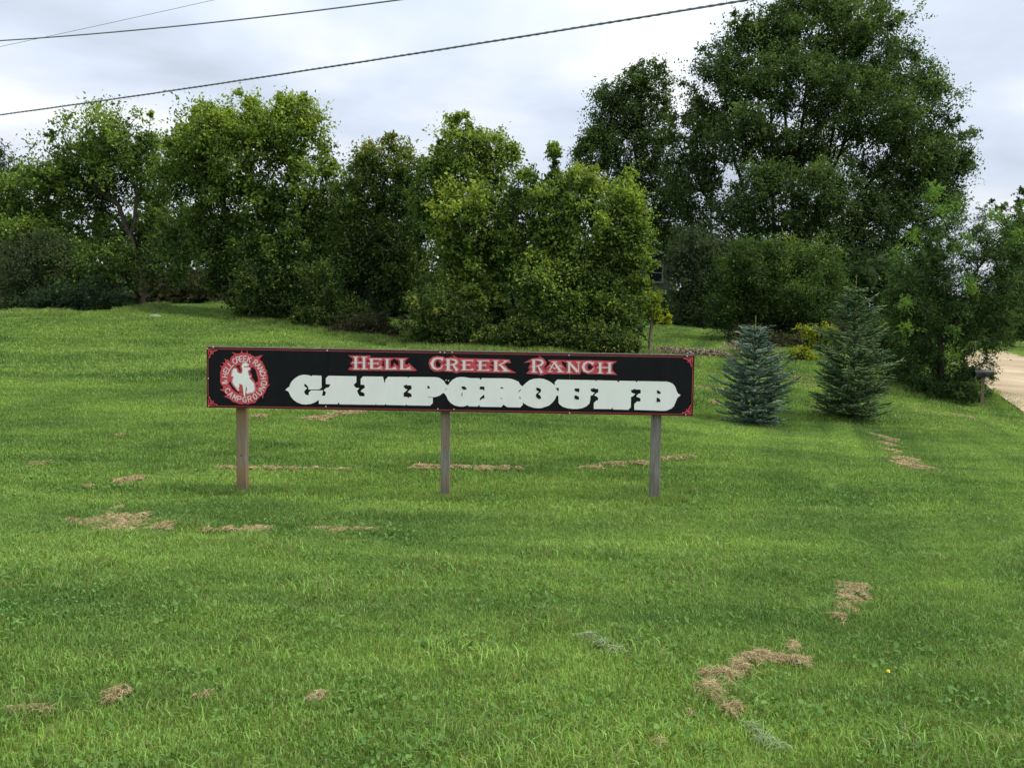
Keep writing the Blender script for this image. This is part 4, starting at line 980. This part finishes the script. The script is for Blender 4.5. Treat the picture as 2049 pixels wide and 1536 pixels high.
def paint(name, col, rough=.45, w=.06):
    m, nt, out = newmat(name)
    g = N(nt, 'ShaderNodeTexCoord').outputs['Object']
    s = N(nt, 'ShaderNodeVectorMath', operation='MULTIPLY', ins={0: g}); s.inputs[1].default_value = (1, 1, .35)
    n1 = noise(nt, s.outputs[0], 7, 6, .65)
    c = mixc(nt, ramp01(nt, n1, .35, .75), tuple(x * (1 - w) for x in col), tuple(min(1, x * (1 + w) + .004) for x in col))
    n2 = noise(nt, g, 90, 3, .6)
    c = mixc(nt, mth(nt, 'MULTIPLY', ramp01(nt, n2, .66, .85), .10), c, (.35, .34, .31) if sum(col) < .3 else (.45, .44, .40))
    p = N(nt, 'ShaderNodeBsdfPrincipled', ins={'Base Color': c, 'Roughness': rough, 'Specular IOR Level': .35 if sum(col) > .3 else .12}); nt.links.new(p.outputs[0], out.inputs[0])
    return m
M_BLACK = paint('sign_black', (.006, .0065, .008), .55); M_WHITE = paint('sign_white', (.80, .81, .77), .5, .04)
M_RED = paint('sign_red', (.56, .065, .085), .5, .12); M_PINK = paint('sign_pink', (.68, .28, .30), .5, .08); M_CREAM = paint('sign_cream', (.74, .64, .62), .5, .05)
def wood_mat(name, warm):
    m, nt, out = newmat(name)
    g = N(nt, 'ShaderNodeTexCoord').outputs['Object']
    s = N(nt, 'ShaderNodeVectorMath', operation='MULTIPLY', ins={0: g}); s.inputs[1].default_value = (1, 1, .07)
    n1 = noise(nt, s.outputs[0], 55, 5, .65); n2 = noise(nt, g, 3.2, 3, .5); n3 = noise(nt, s.outputs[0], 160, 3, .6)
    c = mixc(nt, ramp01(nt, n1, .3, .7), (.12, .113, .095), (.27, .262, .228))
    c = mixc(nt, mth(nt, 'MULTIPLY', ramp01(nt, n2, .25, .55), warm), c, (.25, .162, .076))
    c = mixc(nt, mth(nt, 'MULTIPLY', ramp01(nt, n3, .62, .72), .7), c, (.05, .04, .033))
    sz = N(nt, 'ShaderNodeSeparateXYZ', ins={0: g})
    damp = ramp01(nt, mth(nt, 'ADD', sz.outputs[2], mth(nt, 'MULTIPLY', n2, .35)), .38, .12)
    c = mixc(nt, mth(nt, 'MULTIPLY', damp, .55), c, (.085, .07, .05))
    kn = N(nt, 'ShaderNodeTexVoronoi', ins={'Scale': 5.5, 'Vector': g})
    c = mixc(nt, mth(nt, 'MULTIPLY', ramp01(nt, kn.outputs['Distance'], .10, .05), .8), c, (.05, .035, .025))
    p = N(nt, 'ShaderNodeBsdfPrincipled', ins={'Base Color': c, 'Roughness': .85, 'Specular IOR Level': .15})
    b = N(nt, 'ShaderNodeBump', ins={'Strength': .5, 'Distance': .004, 'Height': n1}); nt.links.new(b.outputs[0], p.inputs['Normal'])
    nt.links.new(p.outputs[0], out.inputs[0])
    return m
def sheet(name, polys, mat, d, parent, holes=(), step=.00006, **props):
    """flat painted shapes: each polygon a thin sheet d metres in front of the board"""
    Vs, Fs = [], []
    for k, poly in enumerate(polys):
        pts = [Vector((p[0], p[1], 0)) for p in poly]
        tri = tessellate_polygon([pts]); b = len(Vs); dd = d + step * k
        Vs += [S(p.x, p.y, dd) for p in pts]
        for t in tri:
            a, q, r_ = (pts[i] for i in t)
            ar = (q.x - a.x) * (r_.y - a.y) - (q.y - a.y) * (r_.x - a.x)
            Fs.append(tuple(b + i for i in (t if ar > 0 else t[::-1])))
    me = bpy.data.meshes.new(name); me.from_pydata(Vs, [], Fs); me.materials.append(mat); me.update()
    return link(name, me, parent, **props)
def Z(origin, scale, pts): return [s2(origin[0] + x / scale, origin[1] + y / scale) for (x, y) in pts]
# boards: four panels with open joints
seams = [0, s2(657, 760)[0], s2(893.5, 760)[0], s2(1138, 760)[0], SW]
panels = []
for i in range(4):
    u0, u1 = seams[i] + (.0012 if i else 0), seams[i + 1] - (.0012 if i < 3 else 0)
    m = MB(); m.v = [S(u, v, d) for d in (.0, -.018) for (u, v) in ((u0, 0), (u1, 0), (u1, SH), (u0, SH))]
    m.f = [(0, 1, 2, 3), (7, 6, 5, 4), (0, 4, 5, 1), (1, 5, 6, 2), (2, 6, 7, 3), (3, 7, 4, 0)]; panels.append(m.build('panel', M_BLACK, sign))
# weathered rails behind the panels
M_RAIL = wood_mat('rail_wood', .1)
for v0 in (SH - .075, .03):
    m = MB(); m.v = [S(u, v, d) for d in (-.019, -.057) for (u, v) in ((.01, v0), (SW - .01, v0), (SW - .01, v0 + .086 if v0 > .3 else v0 + .085), (.01, v0 + .086 if v0 > .3 else v0 + .085))]
    m.f = [(0, 1, 2, 3), (7, 6, 5, 4), (0, 4, 5, 1), (1, 5, 6, 2), (2, 6, 7, 3), (3, 7, 4, 0)]; m.build('rail', M_RAIL, sign)
# posts
for (tx, bx_, by_, wpx, warm) in ((484, 483, 978, 20, .95), (892, 890, 991, 18.5, .45), (1313.5, 1310.5, 990, 19, .05)):
    t = at(tx, 825, YS + .09); g = at(bx_, by_, YS + .06); w = wpx / F * YS / 2; ox = pl[0]
    gz = h1(g[0], YS + .1) - .35; topz = S(tx and s2(tx, 760)[0], SH - .09)[2]
    sl = (t[0] - g[0]) / (t[2] - g[2]); y0, y1 = .0585, .0585 + .09
    m = MB(); m.v = []
    lv = [gz, gz + .35, gz + .6, (gz + topz) / 2, topz]
    for z in lv:
        xc = t[0] - ox + sl * (z - t[2]) + random.uniform(-.002, .002)
        m.v += [(xc - w, y0, z), (xc + w, y0, z), (xc + w, y1, z), (xc - w, y1, z)]
    for i in range(len(lv) - 1):
        for k in range(4): m.f.append((i * 4 + k, i * 4 + (k + 1) % 4, i * 4 + 4 + (k + 1) % 4, i * 4 + 4 + k))
    m.f += [(3, 2, 1, 0), tuple(len(lv) * 4 - 4 + k for k in range(4))]
    m.build('post', wood_mat('post_wood', warm), sign, bevel=.005)
# red border lines (joined thin strips, one painted frame each)
def strip(u0, v0, u1, v1, w):
    L = math.hypot(u1 - u0, v1 - v0); nx, ny = -(v1 - v0) / L * w / 2, (u1 - u0) / L * w / 2
    return [(u0 - nx, v0 - ny), (u1 - nx, v1 - ny), (u1 + nx, v1 + ny), (u0 + nx, v0 + ny)]
bw, bo = .0065, .017
sheet('border', [strip(.115, SH - bo, SW - .115, SH - bo, bw), strip(.115, bo, SW - .115, bo, bw), strip(bo - .004, .115, bo - .004, SH - .115, bw), strip(SW - bo + .004, .115, SW - bo + .004, SH - .115, bw)], paint('border_red', (.36, .06, .06), .5, .1), .0015, sign)
M_EDGE = simple_mat('sign_edge', (.16, .022, .02), .7, .2, 8, .4)
sheet('edge_line', [strip(0, SH - .0025, SW, SH - .0025, .005), strip(0, .0025, SW, .0025, .005), strip(.002, 0, .002, SH, .004), strip(SW - .002, 0, SW - .002, SH, .004)], M_EDGE, .0012, sign)
# corner flourishes
def flourish(cu, cv, su, sv):
    polys = []
    def curl(cx, cy, r0, a0, turn, w):
        pts = [(cx + (r0 * (1 - .62 * t)) * math.cos(a0 + turn * t), cy + (r0 * (1 - .62 * t)) * math.sin(a0 + turn * t)) for t in np.linspace(0, 1, 11)]
        for i in range(10):
            (a, b), (c, d) = pts[i], pts[i + 1]; polys.append([(cu + su * p[0], cv + sv * p[1]) for p in strip(a, b, c, d, w * (1 - .05 * i))])
    for (x, y) in ((.045, .016), (.016, .045)):
        curl(x, y, .017, 0 if x > y else math.pi / 2, 5.0 if x > y else -5.0, .009)
    for (x, y) in ((.085, .012), (.012, .085)):
        curl(x, y, .011, .5 if x > y else 1.1, 4.5 if x > y else -4.5, .006)
    for (a, b, c, d, w) in ((.004, .004, .052, .052, .010), (.02, .03, .055, .06, .004), (.03, .02, .06, .055, .004), (.05, .035, .1, .008, .009), (.035, .05, .008, .1, .009), (.008, .006, .07, .006, .006), (.006, .008, .006, .07, .006)):
        polys.append([(cu + su * p[0], cv + sv * p[1]) for p in strip(a, b, c, d, w)])
    sheet('flourish', polys, M_RED, .0018, sign, kind='stuff')
for (a, b, c, d) in ((.012, .012, 1, 1), (SW - .012, .012, -1, 1), (.012, SH - .012, 1, -1), (SW - .012, SH - .012, -1, -1)): flourish(a, b, c, d)
# CAMPGROUND: big white display lettering
K = 14.636
def Zc(x0, pts): return Z((x0, 740), K, pts)
C1 = Zc(570, [(25,590),(95,520),(145,495),(170,420),(205,355),(260,290),(320,240),(430,175),(540,148),(640,148),(740,165),(795,188),(825,162),(1090,175),(1090,515),(1025,572),(705,575),(695,500),(660,450),(610,415),(580,420),(580,470),(610,500),(665,535),(590,610),(580,650),(600,700),(640,735),(705,740),(712,660),(780,598),(1130,600),(1100,755),(1185,755),(1215,655),(1150,600),(1215,530),(1300,510),(1350,425),(1215,420),(1215,245),(1290,175)])
C1 += Zc(700, [(205,190),(205,360),(125,440),(160,495),(200,525),(290,535),(222,610),(250,690),(300,768),(440,770),(440,700),(415,670),(325,630),(385,560),(450,535),(440,440),(330,435),(330,270),(395,195),(980,200),(1030,395),(1060,280),(1130,205),(1700,210),(1710,245),(1745,210)])
C1 += Zc(830, [(600,215),(700,230),(790,275),(860,335),(905,410),(940,440),(985,450),(1020,385),(1110,290),(1220,230),(1350,212),(1480,220),(1620,245),(1900,250),(1910,305),(1970,245)])
C1 += Zc(960, [(820,255),(930,270),(1030,310),(1125,355),(1150,400),(1190,455),(1235,485),(1350,375),(1440,310),(1560,270),(1700,255),(1850,270),(1950,305)])
C1 += Zc(1090, [(80,320),(180,380),(240,430),(272,460),(275,360),(350,290),(1455,310),(1460,350),(1495,310)])
C1 += Zc(1220, [(175,325),(205,375),(250,325),(720,335),(735,375),(775,335),(1600,350),(1700,370),(1780,410),(1830,455),(1870,530),(1900,620),(1940,695),(2015,740),(1920,825),(1870,950),(1820,1065),(1750,1130),(1620,1185),(1540,1195),(675,1165),(675,1000),(755,925),(850,925),(858,860),(840,825),(725,780),(790,705),(860,690),(862,600),(840,580),(690,575),(685,545),(650,580),(585,585),(585,650),(620,680),(705,708),(640,775),(580,795),(575,1095),(500,1165),(70,1155),(38,1105),(5,1145)])
C1 += Zc(1090, [(1405,1140),(1405,970),(1480,895),(1525,890),(1530,820),(1500,785),(1415,750),(1480,680),(1535,660),(1535,560),(1420,555),(1412,515),(1380,552),(1315,555),(1315,615),(1350,645),(1435,670),(1370,740),(1310,760),(1305,860),(1280,980),(1200,1060),(1080,1115),(930,1140),(800,1140),(640,1120),(500,1075),(410,1005),(382,960),(380,780),(350,750),(325,750),(280,860),(200,960),(100,1045)])
C1 += Zc(960, [(1800,1110),(1700,1120),(1560,1105),(1420,1060),(1310,1000),(1245,950),(1245,1020),(1170,1095),(810,1090),(740,1055),(693,1010),(620,1085),(20,1075)])
C1 += Zc(830, [(1895,1070),(1890,1015),(1830,1070),(1570,1065),(1560,1030),(1420,1070),(1300,1070),(1160,1035),(1040,960),(970,870),(920,760),(880,700),(830,675),(740,745),(640,785),(530,800),(528,970),(450,1045)])
C1 += Zc(700, [(1675,1035),(1668,1000),(1635,1035),(1070,1022),(1062,985),(1030,1022),(790,1020),(770,1000),(750,1020)])
C1 += Zc(570, [(1610,1005),(1598,950),(1545,1000),(1005,995),(1003,875),(900,945),(780,990),(640,1010),(500,1000),(370,950),(270,880),(190,785),(150,700),(115,630)])
big = sheet('lettering', [C1], M_WHITE, .0030, sign, label='large white CAMPGROUND lettering')
cut = [Zc(700, [(1585,455),(1635,455),(1668,420),(1680,455),(1780,455),(1815,470),(1815,565),(1765,580),(1695,655),(1770,680),(1812,720),(1815,790),(1745,790),(1712,830),(1700,790),(1595,785),(1585,770),(1585,670),(1640,635),(1700,570),(1630,545),(1590,500)]),
 Zc(830, [(375,465),(420,475),(455,540),(375,540)]), Zc(830, [(885,585),(950,530),(935,555),(895,590)]), Zc(830, [(385,790),(530,792),(530,804),(385,800)]),
 Zc(830, [(1370,485),(1450,485),(1500,520),(1520,568),(1440,580),(1395,560),(1375,530)]), Zc(830, [(1365,700),(1385,660),(1392,700),(1385,775),(1370,740)]),
 Zc(830, [(1900,490),(2020,490),(2035,500),(2035,600),(2010,600),(2000,575),(1900,570)]), Zc(830, [(1900,830),(2012,725),(2035,775),(2030,830),(1980,830),(1905,890)]),
 Zc(960, [(600,505),(650,510),(695,545),(600,545)]), Zc(960, [(590,820),(655,832),(655,847),(590,830)]), Zc(960, [(1115,655),(1140,610),(1195,565),(1180,605),(1125,650)]), Zc(960, [(1160,770),(1190,845),(1160,840),(1150,810)]),
 Zc(960, [(1630,525),(1700,525),(1760,560),(1780,610),(1760,650),(1695,710),(1750,750),(1775,800),(1772,850),(1710,850),(1650,810),(1625,760),(1630,715),(1725,635),(1650,600)]),
 Zc(1090, [(305,530),(385,530),(388,630),(340,590)]), Zc(1090, [(850,545),(985,548),(985,640),(960,655),(870,620),(850,600)]), Zc(1090, [(850,745),(900,750),(965,785),(980,810),(975,865),(900,862),(845,840)]),
 Zc(1220, [(1330,595),(1400,620),(1435,660),(1435,700),(1370,700),(1330,670)]), Zc(1220, [(1325,805),(1400,840),(1430,890),(1430,935),(1320,935)])]
sheet('counter', cut, M_BLACK, .0042, big, kind='stuff')
# words in the top row: red spiked outline, black gaps, pink line, cream letters
W1 = ((690, 700), 12.806); W2 = ((850, 700), 10.784); W3 = ((1040, 700), 10.245)
RED = [Z(*W1, [(100,150),(690,155),(645,203),(1650,212),(1600,250),(1555,290),(1555,372),(1620,388),(1645,345),(1700,390),(1855,530),(1780,548),(220,535),(95,510),(145,450),(215,440),(215,410),(150,370),(170,320),(215,290),(215,235)]),
       Z(*W2, [(85,300),(110,210),(180,160),(270,140),(400,155),(450,185),(560,165),(640,170),(585,110),(720,185),(1820,215),(1855,290),(1740,300),(1725,330),(1800,415),(1970,500),(1830,505),(770,485),(670,512),(620,485),(435,475),(400,460),(300,478),(200,470),(120,410)]),
       Z(*W3, [(80,270),(230,190),(340,172),(395,175),(372,125),(490,200),(535,260),(530,310),(480,370),(515,378),(600,300),(620,275),(560,215),(1350,225),(1430,222),(1970,245),(1900,290),(1870,320),(1870,420),(1965,520),(1550,505),(1480,500),(1380,505),(1280,470),(1235,440),(1230,500),(1180,510),(560,495),(400,535),(385,515),(210,500),(120,490),(210,400),(165,390),(190,320),(215,290),(215,265)])]
GAP = [[Z(*W1, p) for p in ([(385,235),(400,222),(425,235),(425,278),(385,282)], [(385,398),(425,398),(428,442),(385,442)], [(585,255),(632,290),(588,322)], [(583,412),(632,428),(588,447)], [(965,310),(1012,272),(1025,445),(935,378),(1000,355)], [(1190,290),(1270,230),(1385,290),(1390,445),(1330,385),(1275,330),(1240,420),(1190,440)], [(790,413),(832,413),(825,434),(795,432)])],
       [Z(*W2, p) for p in ([(240,270),(270,240),(310,245),(320,290),(370,300),(340,330),(330,370),(280,380),(245,350)], [(385,300),(430,252),(440,280),(405,308)], [(578,260),(618,262),(590,282)], [(762,258),(797,265),(775,292)], [(1073,300),(1118,268),(1122,290),(1080,310)], [(1408,300),(1466,258),(1470,322)], [(1385,345),(1465,370),(1467,412),(1400,370)], [(583,372),(607,402),(590,407)], [(922,378),(962,378),(940,397)], [(1262,383),(1302,383),(1280,400)], [(1603,393),(1632,422),(1612,422)], [(752,380),(792,382),(765,397)])],
       [Z(*W3, p) for p in ([(840,240),(940,275),(940,395),(890,345),(850,290)], [(1370,340),(1390,305),(1440,315),(1450,345),(1490,355),(1430,410),(1380,405)], [(1508,347),(1572,298),(1562,325),(1520,362)], [(345,265),(387,268),(350,290)], [(875,400),(932,405),(900,422)], [(488,400),(552,375),(532,407)], [(1708,300),(1730,295),(1745,325),(1710,328)], [(1705,425),(1735,415),(1740,438),(1708,440)], [(350,400),(368,430),(352,432)], [(1045,400),(1068,425),(1050,425)])]]
def stroke(pts, w, grow):
    """polyline with widths -> list of convex quads"""
    out = []
    for i in range(len(pts) - 1):
        (x0, y0), (x1, y1) = pts[i], pts[i + 1]; wa = (w[i] if isinstance(w, list) else w) + 2 * grow; wb = (w[i + 1] if isinstance(w, list) else w) + 2 * grow
        L = math.hypot(x1 - x0, y1 - y0) or 1; dx, dy = (x1 - x0) / L, (y1 - y0) / L; g0 = grow + (wa * .18 if len(pts) > 2 else 0)
        out.append([(x0 - dx * g0 + dy * wa / 2, y0 - dy * g0 - dx * wa / 2), (x1 + dx * g0 + dy * wb / 2, y1 + dy * g0 - dx * wb / 2), (x1 + dx * g0 - dy * wb / 2, y1 + dy * g0 + dx * wb / 2), (x0 - dx * g0 - dy * wa / 2, y0 - dy * g0 + dx * wa / 2)])
    return out
def E_(x, w, yt, yb, s=1.0):
    return [([(x, yt), (x, yb)], w), ([(x - w, yt), (x + 3.2 * w * s, yt)], 17), ([(x - w * 1.1, (yt + yb) / 2 - 5), (x + 2 * w * s, (yt + yb) / 2 - 5)], 15), ([(x - w, yb), (x + 3.2 * w * s, yb)], 17), ([(x + 2.4 * w * s, yb - 22), (x + 3.3 * w * s, yb - 4)], [8, 32]), ([(x + 3.1 * w * s, yt + 4), (x + 2.8 * w * s, yt + 28)], [20, 6]), ([(x + 1.9 * w * s, (yt + yb) / 2 - 26), (x + 1.9 * w * s, (yt + yb) / 2 + 16)], 12)]
ST = {0: [([(295,190),(295,492)],62), ([(232,192),(358,192)],18), ([(225,492),(388,494)],18), ([(505,195),(505,495)],62), ([(440,195),(578,197)],18), ([(430,495),(602,497)],18), ([(205,335),(475,335)],22)]
        + [([(700,243),(700,485)],70), ([(638,243),(955,248)],22), ([(618,355),(862,355)],18), ([(660,484),(965,488)],20), ([(850,478),(945,440)],[10,40]), ([(862,325),(862,385)],22), ([(940,250),(900,285)],[26,8])]
        + [([(1098,250),(1098,496)],66), ([(1035,248),(1170,250)],18), ([(1042,497),(1345,500)],20), ([(1220,490),(1318,455)],[10,46])]
        + [([(1470,252),(1470,500)],70), ([(1398,252),(1548,254)],18), ([(1415,500),(1715,504)],20), ([(1580,495),(1685,455)],[10,50])],
      1: [([(385,225),(345,196),(270,190),(200,215),(155,300),(185,385),(265,428),(345,408),(380,350)],[36,30,28,48,64,48,26,20,14]), ([(385,180),(370,245)],[30,12])]
        + [([(508,212),(508,445)],64), ([(455,212),(620,212)],16), ([(440,330),(560,330)],14), ([(455,447),(590,447)],16), ([(590,216),(665,232),(692,275),(650,318),(560,330)],[18,40,56,34,14]), ([(615,330),(700,452)],[28,62])]
        + E_(848, 60, 238, 440) + E_(1192, 60, 245, 448) + [([(1528,245),(1528,458)],62), ([(1478,245),(1580,247)],16), ([(1478,460),(1600,462)],16), ([(1570,352),(1750,258)],[14,24]), ([(1690,248),(1795,250)],16), ([(1610,320),(1755,458)],[30,66]), ([(1660,462),(1820,464)],16)],
      2: [([(277,215),(277,465)],54), ([(235,218),(370,212)],16), ([(222,350),(330,350)],14), ([(222,463),(345,466)],16), ([(350,214),(430,226),(462,268),(420,320),(320,346)],[18,40,52,34,14]), ([(365,345),(440,480)],[24,62])]
        + [([(695,258),(588,448)],[20,18]), ([(690,258),(820,452)],[34,56]), ([(645,256),(745,258)],14), ([(560,452),(650,454)],15), ([(745,458),(885,460)],16), ([(600,335),(700,392),(815,338)],13), ([(800,320),(845,365)],13)]
        + [([(992,262),(992,465)],40), ([(950,258),(1030,262)],15), ([(940,466),(1040,468)],15), ([(995,270),(1165,458)],[38,52]), ([(1182,268),(1182,470)],18), ([(1140,265),(1220,267)],14)]
        + [([(1462,290),(1420,262),(1365,258),(1305,290),(1275,360),(1305,430),(1370,465),(1440,445),(1485,395)],[34,28,24,44,56,44,24,16,12]), ([(1490,262),(1462,320)],[30,10])]
        + [([(1622,275),(1622,478)],48), ([(1580,275),(1665,277)],15), ([(1572,480),(1670,482)],15), ([(1812,278),(1812,482)],48), ([(1765,277),(1862,279)],15), ([(1755,482),(1870,484)],15), ([(1565,372),(1800,374)],16)]}
LETTERS = ((7, 7, 4, 4), (2, 6, 7, 7, 7), (6, 7, 6, 2, 7))
words = ('HELL', 'CREEK', 'RANCH')
for i, Wd in enumerate((W1, W2, W3)):
    r_ = sheet('lettering', [RED[i]], M_RED, .0030, sign, label='red outlined %s lettering' % words[i])
    sheet('gap', GAP[i], M_BLACK, .0038, r_, kind='stuff')
    for (nm, mt, d, grow) in (('outline', M_PINK, .0046, 24), ('shadow_line', M_RED, .0068, 14), ('letters', M_CREAM, .0090, 0)):
        if nm == 'letters':                       # each letter its own sub-part
            k = 0
            for cnt_ in LETTERS[i]:
                sheet('letter', [Z(*Wd, q) for pts, w in ST[i][k:k + cnt_] for q in stroke(pts, w, 0)], mt, d, r_, step=.00002); k += cnt_
            continue
        polys = []
        for pts, w in ST[i]: polys += [Z(*Wd, q) for q in stroke([(x + (grow * .25), y) for x, y in pts], w, grow * .55)]
        sheet(nm, polys, mt, d, r_, step=.00002, kind='stuff')
# emblem
We = ((410, 690), 11.8125)
spk = [(890,130),(915,200),(955,200),(995,205),(1020,130),(1030,205),(1065,225),(1100,210),(1105,245),(1170,265),(1200,290),(1390,240),(1300,345),(1350,385),(1390,405),(1380,430),(1410,480),(1435,500),(1425,530),(1490,630),(1480,690),(1505,715),(1490,745),(1515,775),(1495,800),(1510,850),(1500,950),(1565,915),(1480,1010),(1440,1110),(1400,1160),(1375,1275),(1350,1195),(1290,1250),(1240,1300),(1195,1365),(1130,1375),(1060,1385),(1035,1405),(940,1385),(920,1400),(820,1395),(760,1370),(660,1340),(600,1280),(540,1250),(445,1210),(530,1200),(470,1110),(355,1055),(440,1040),(440,975),(400,950),(375,890),(370,830),(385,780),(370,690),(385,680),(370,640),(385,630),(410,540),(365,490),(430,510),(465,460),(410,415),(485,430),(510,390),(475,330),(540,360),(570,345),(580,375),(620,390),(615,330),(660,270),(720,240),(650,170),(780,215),(860,205)]
em = sheet('emblem', [Z(*We, spk)], M_RED, .0030, sign, label='round red spiked emblem with a white bucking horse and rider')
sheet('gap', [Z(*We, p) for p in ([(730,510),(790,490),(800,465),(815,490),(845,478),(835,540),(860,580),(865,635),(840,625),(820,590),(800,540)], [(1110,545),(1130,525),(1175,545),(1220,610),(1235,690),(1260,760),(1275,850),(1210,900),(1190,850),(1130,780),(1130,720),(1115,680),(1070,640),(1110,600)],
      [(570,920),(615,855),(640,930),(690,1000),(740,1060),(830,1130),(820,1155),(740,1110),(660,1040),(610,960)], [(1225,955),(1270,935),(1250,1005),(1235,1000)], [(835,1100),(870,1085),(860,1130)])], M_BLACK, .0038, em, kind='stuff')
horse = [(905,455),(940,435),(975,425),(1010,440),(1030,465),(1075,460),(1040,500),(985,510),(940,515),(935,540),(990,535),(1050,535),(1085,560),(1075,590),(1040,605),(1030,640),(1045,700),(1060,740),(1095,725),(1090,760),(1060,770),(1085,815),(1130,860),(1170,910),(1180,980),(1185,1040),(1170,1080),(1140,1115),(1080,1125),(1000,1150),(985,1110),(1010,1060),(1000,1000),(985,970),(975,1050),(965,1130),(960,1200),(925,1190),(920,1100),(910,1010),(900,940),(850,925),(820,910),(830,990),(800,1010),(825,1070),(790,1065),(760,1010),(700,940),(665,870),(680,800),(700,760),(680,740),(645,750),(655,680),(670,610),(710,565),(745,560),(780,590),(775,640),(830,675),(890,680),(905,600),(900,550),(880,520)]
sheet('horse', [Z(*We, horse)], M_WHITE, .0060, em, label='white bucking horse and rider silhouette')
sheet('outline', [Z(*We, [((x - 915) * 1.10 + 915, (y - 800) * 1.07 + 805) for x, y in horse])], M_PINK, .0048, em)
GL = {'H': [[(0,0),(0,1)],[(1,0),(1,1)],[(0,.5),(1,.5)]], 'E': [[(1,0),(0,0),(0,1),(1,1)],[(0,.5),(.8,.5)]], 'L': [[(0,1),(0,0),(1,0)]], 'C': [[(1,.8),(.6,1),(.15,.8),(0,.5),(.15,.2),(.6,0),(1,.2)]],
 'R': [[(0,0),(0,1),(.7,1),(1,.75),(.7,.5),(0,.5)],[(.5,.5),(1,0)]], 'K': [[(0,0),(0,1)],[(1,1),(0,.45)],[(.3,.6),(1,0)]], 'A': [[(0,0),(.5,1),(1,0)],[(.2,.38),(.8,.38)]], 'N': [[(0,0),(0,1),(1,0),(1,1)]],
 'M': [[(0,0),(.1,1),(.5,.3),(.9,1),(1,0)]], 'P': [[(0,0),(0,1),(.7,1),(1,.75),(.7,.48),(0,.48)]], 'G': [[(1,.85),(.6,1),(.15,.8),(0,.5),(.15,.2),(.6,0),(1,.2),(1,.5),(.6,.5)]], 'O': [[(.5,1),(.1,.8),(0,.5),(.1,.2),(.5,0),(.9,.2),(1,.5),(.9,.8),(.5,1)]],
 'U': [[(0,1),(0,.3),(.3,0),(.7,0),(1,.3),(1,1)]], 'D': [[(0,0),(0,1),(.6,1),(1,.65),(1,.35),(.6,0),(0,0)]], '&': [[(1,0),(.2,.7),(.4,1),(.65,.75),(.05,.3),(.3,0),(.7,.05),(1,.45)]]}
def ring_text(txt, angs, r, hgt, wid, inward, cx=940, cy=800, ry=1.03):
    out = []
    for ch, a in zip(txt, angs):
        if ch == ' ': continue
        a = R(a); ux, uy = math.cos(a), math.sin(a) * ry; tx, ty = (math.sin(a), -math.cos(a)) if not inward else (-math.sin(a), math.cos(a)); s = 1 if not inward else -1
        for st in GL[ch]:
            pts = []
            for (gx_, gy_) in st:
                rr = r + s * (gy_ - .5) * hgt; off = (gx_ - .5) * wid
                pts.append((cx + ux * rr + tx * off, cy - (uy * rr + ty * off)))
            out += [Z(*We, q) for q in stroke(pts, 20, 0)]
    return out
top = ring_text('HELLCREEKRANCH', [171, 157, 145.5, 133, 119.5, 107.5, 97.5, 86, 73.5, 53.5, 41, 28, 16, 4.5], 455, 125, 72, False)
bot = ring_text('CAMPGROUND', [214, 228, 242, 256, 270.5, 286, 302, 319, 334, 349], 478, 125, 82, True)
amp = ring_text('&', [190], 468, 120, 80, False)
sheet('emblem_lettering', top + bot + amp, M_CREAM, .0050, em, step=.00001, kind='stuff')
# screws
for (px, py) in ((416.5, 698), (428, 695), (656, 702), (417.5, 757), (418, 812), (652.5, 813), (881, 706), (890, 706.5), (905, 706), (892.5, 761), (897.5, 762), (876, 818), (908, 818.5), (1137, 712), (1370, 714), (1368, 829), (1138, 826)):
    u, v = s2(px, py); m = MB(); n = 8; c = S(u, v, .004)
    m.v = [(c[0] + .0065 * math.cos(6.283 * k / n), -.0005, c[2] + .0065 * math.sin(6.283 * k / n)) for k in range(n)] + [(c[0] + .0045 * math.cos(6.283 * k / n), -.006, c[2] + .0045 * math.sin(6.283 * k / n)) for k in range(n)]
    m.f = [tuple(range(n, 2 * n))[::-1]] + [(k, k + n, (k + 1) % n + n, (k + 1) % n) for k in range(n)]; m.build('screw', simple_mat('screw_zinc', (.62, .62, .6), .5, .5), sign)
print('objects', len(bpy.data.objects), 'tris', sum(len(o.data.loops) - 2 * len(o.data.polygons) for o in SC.objects if o.type == 'MESH'))
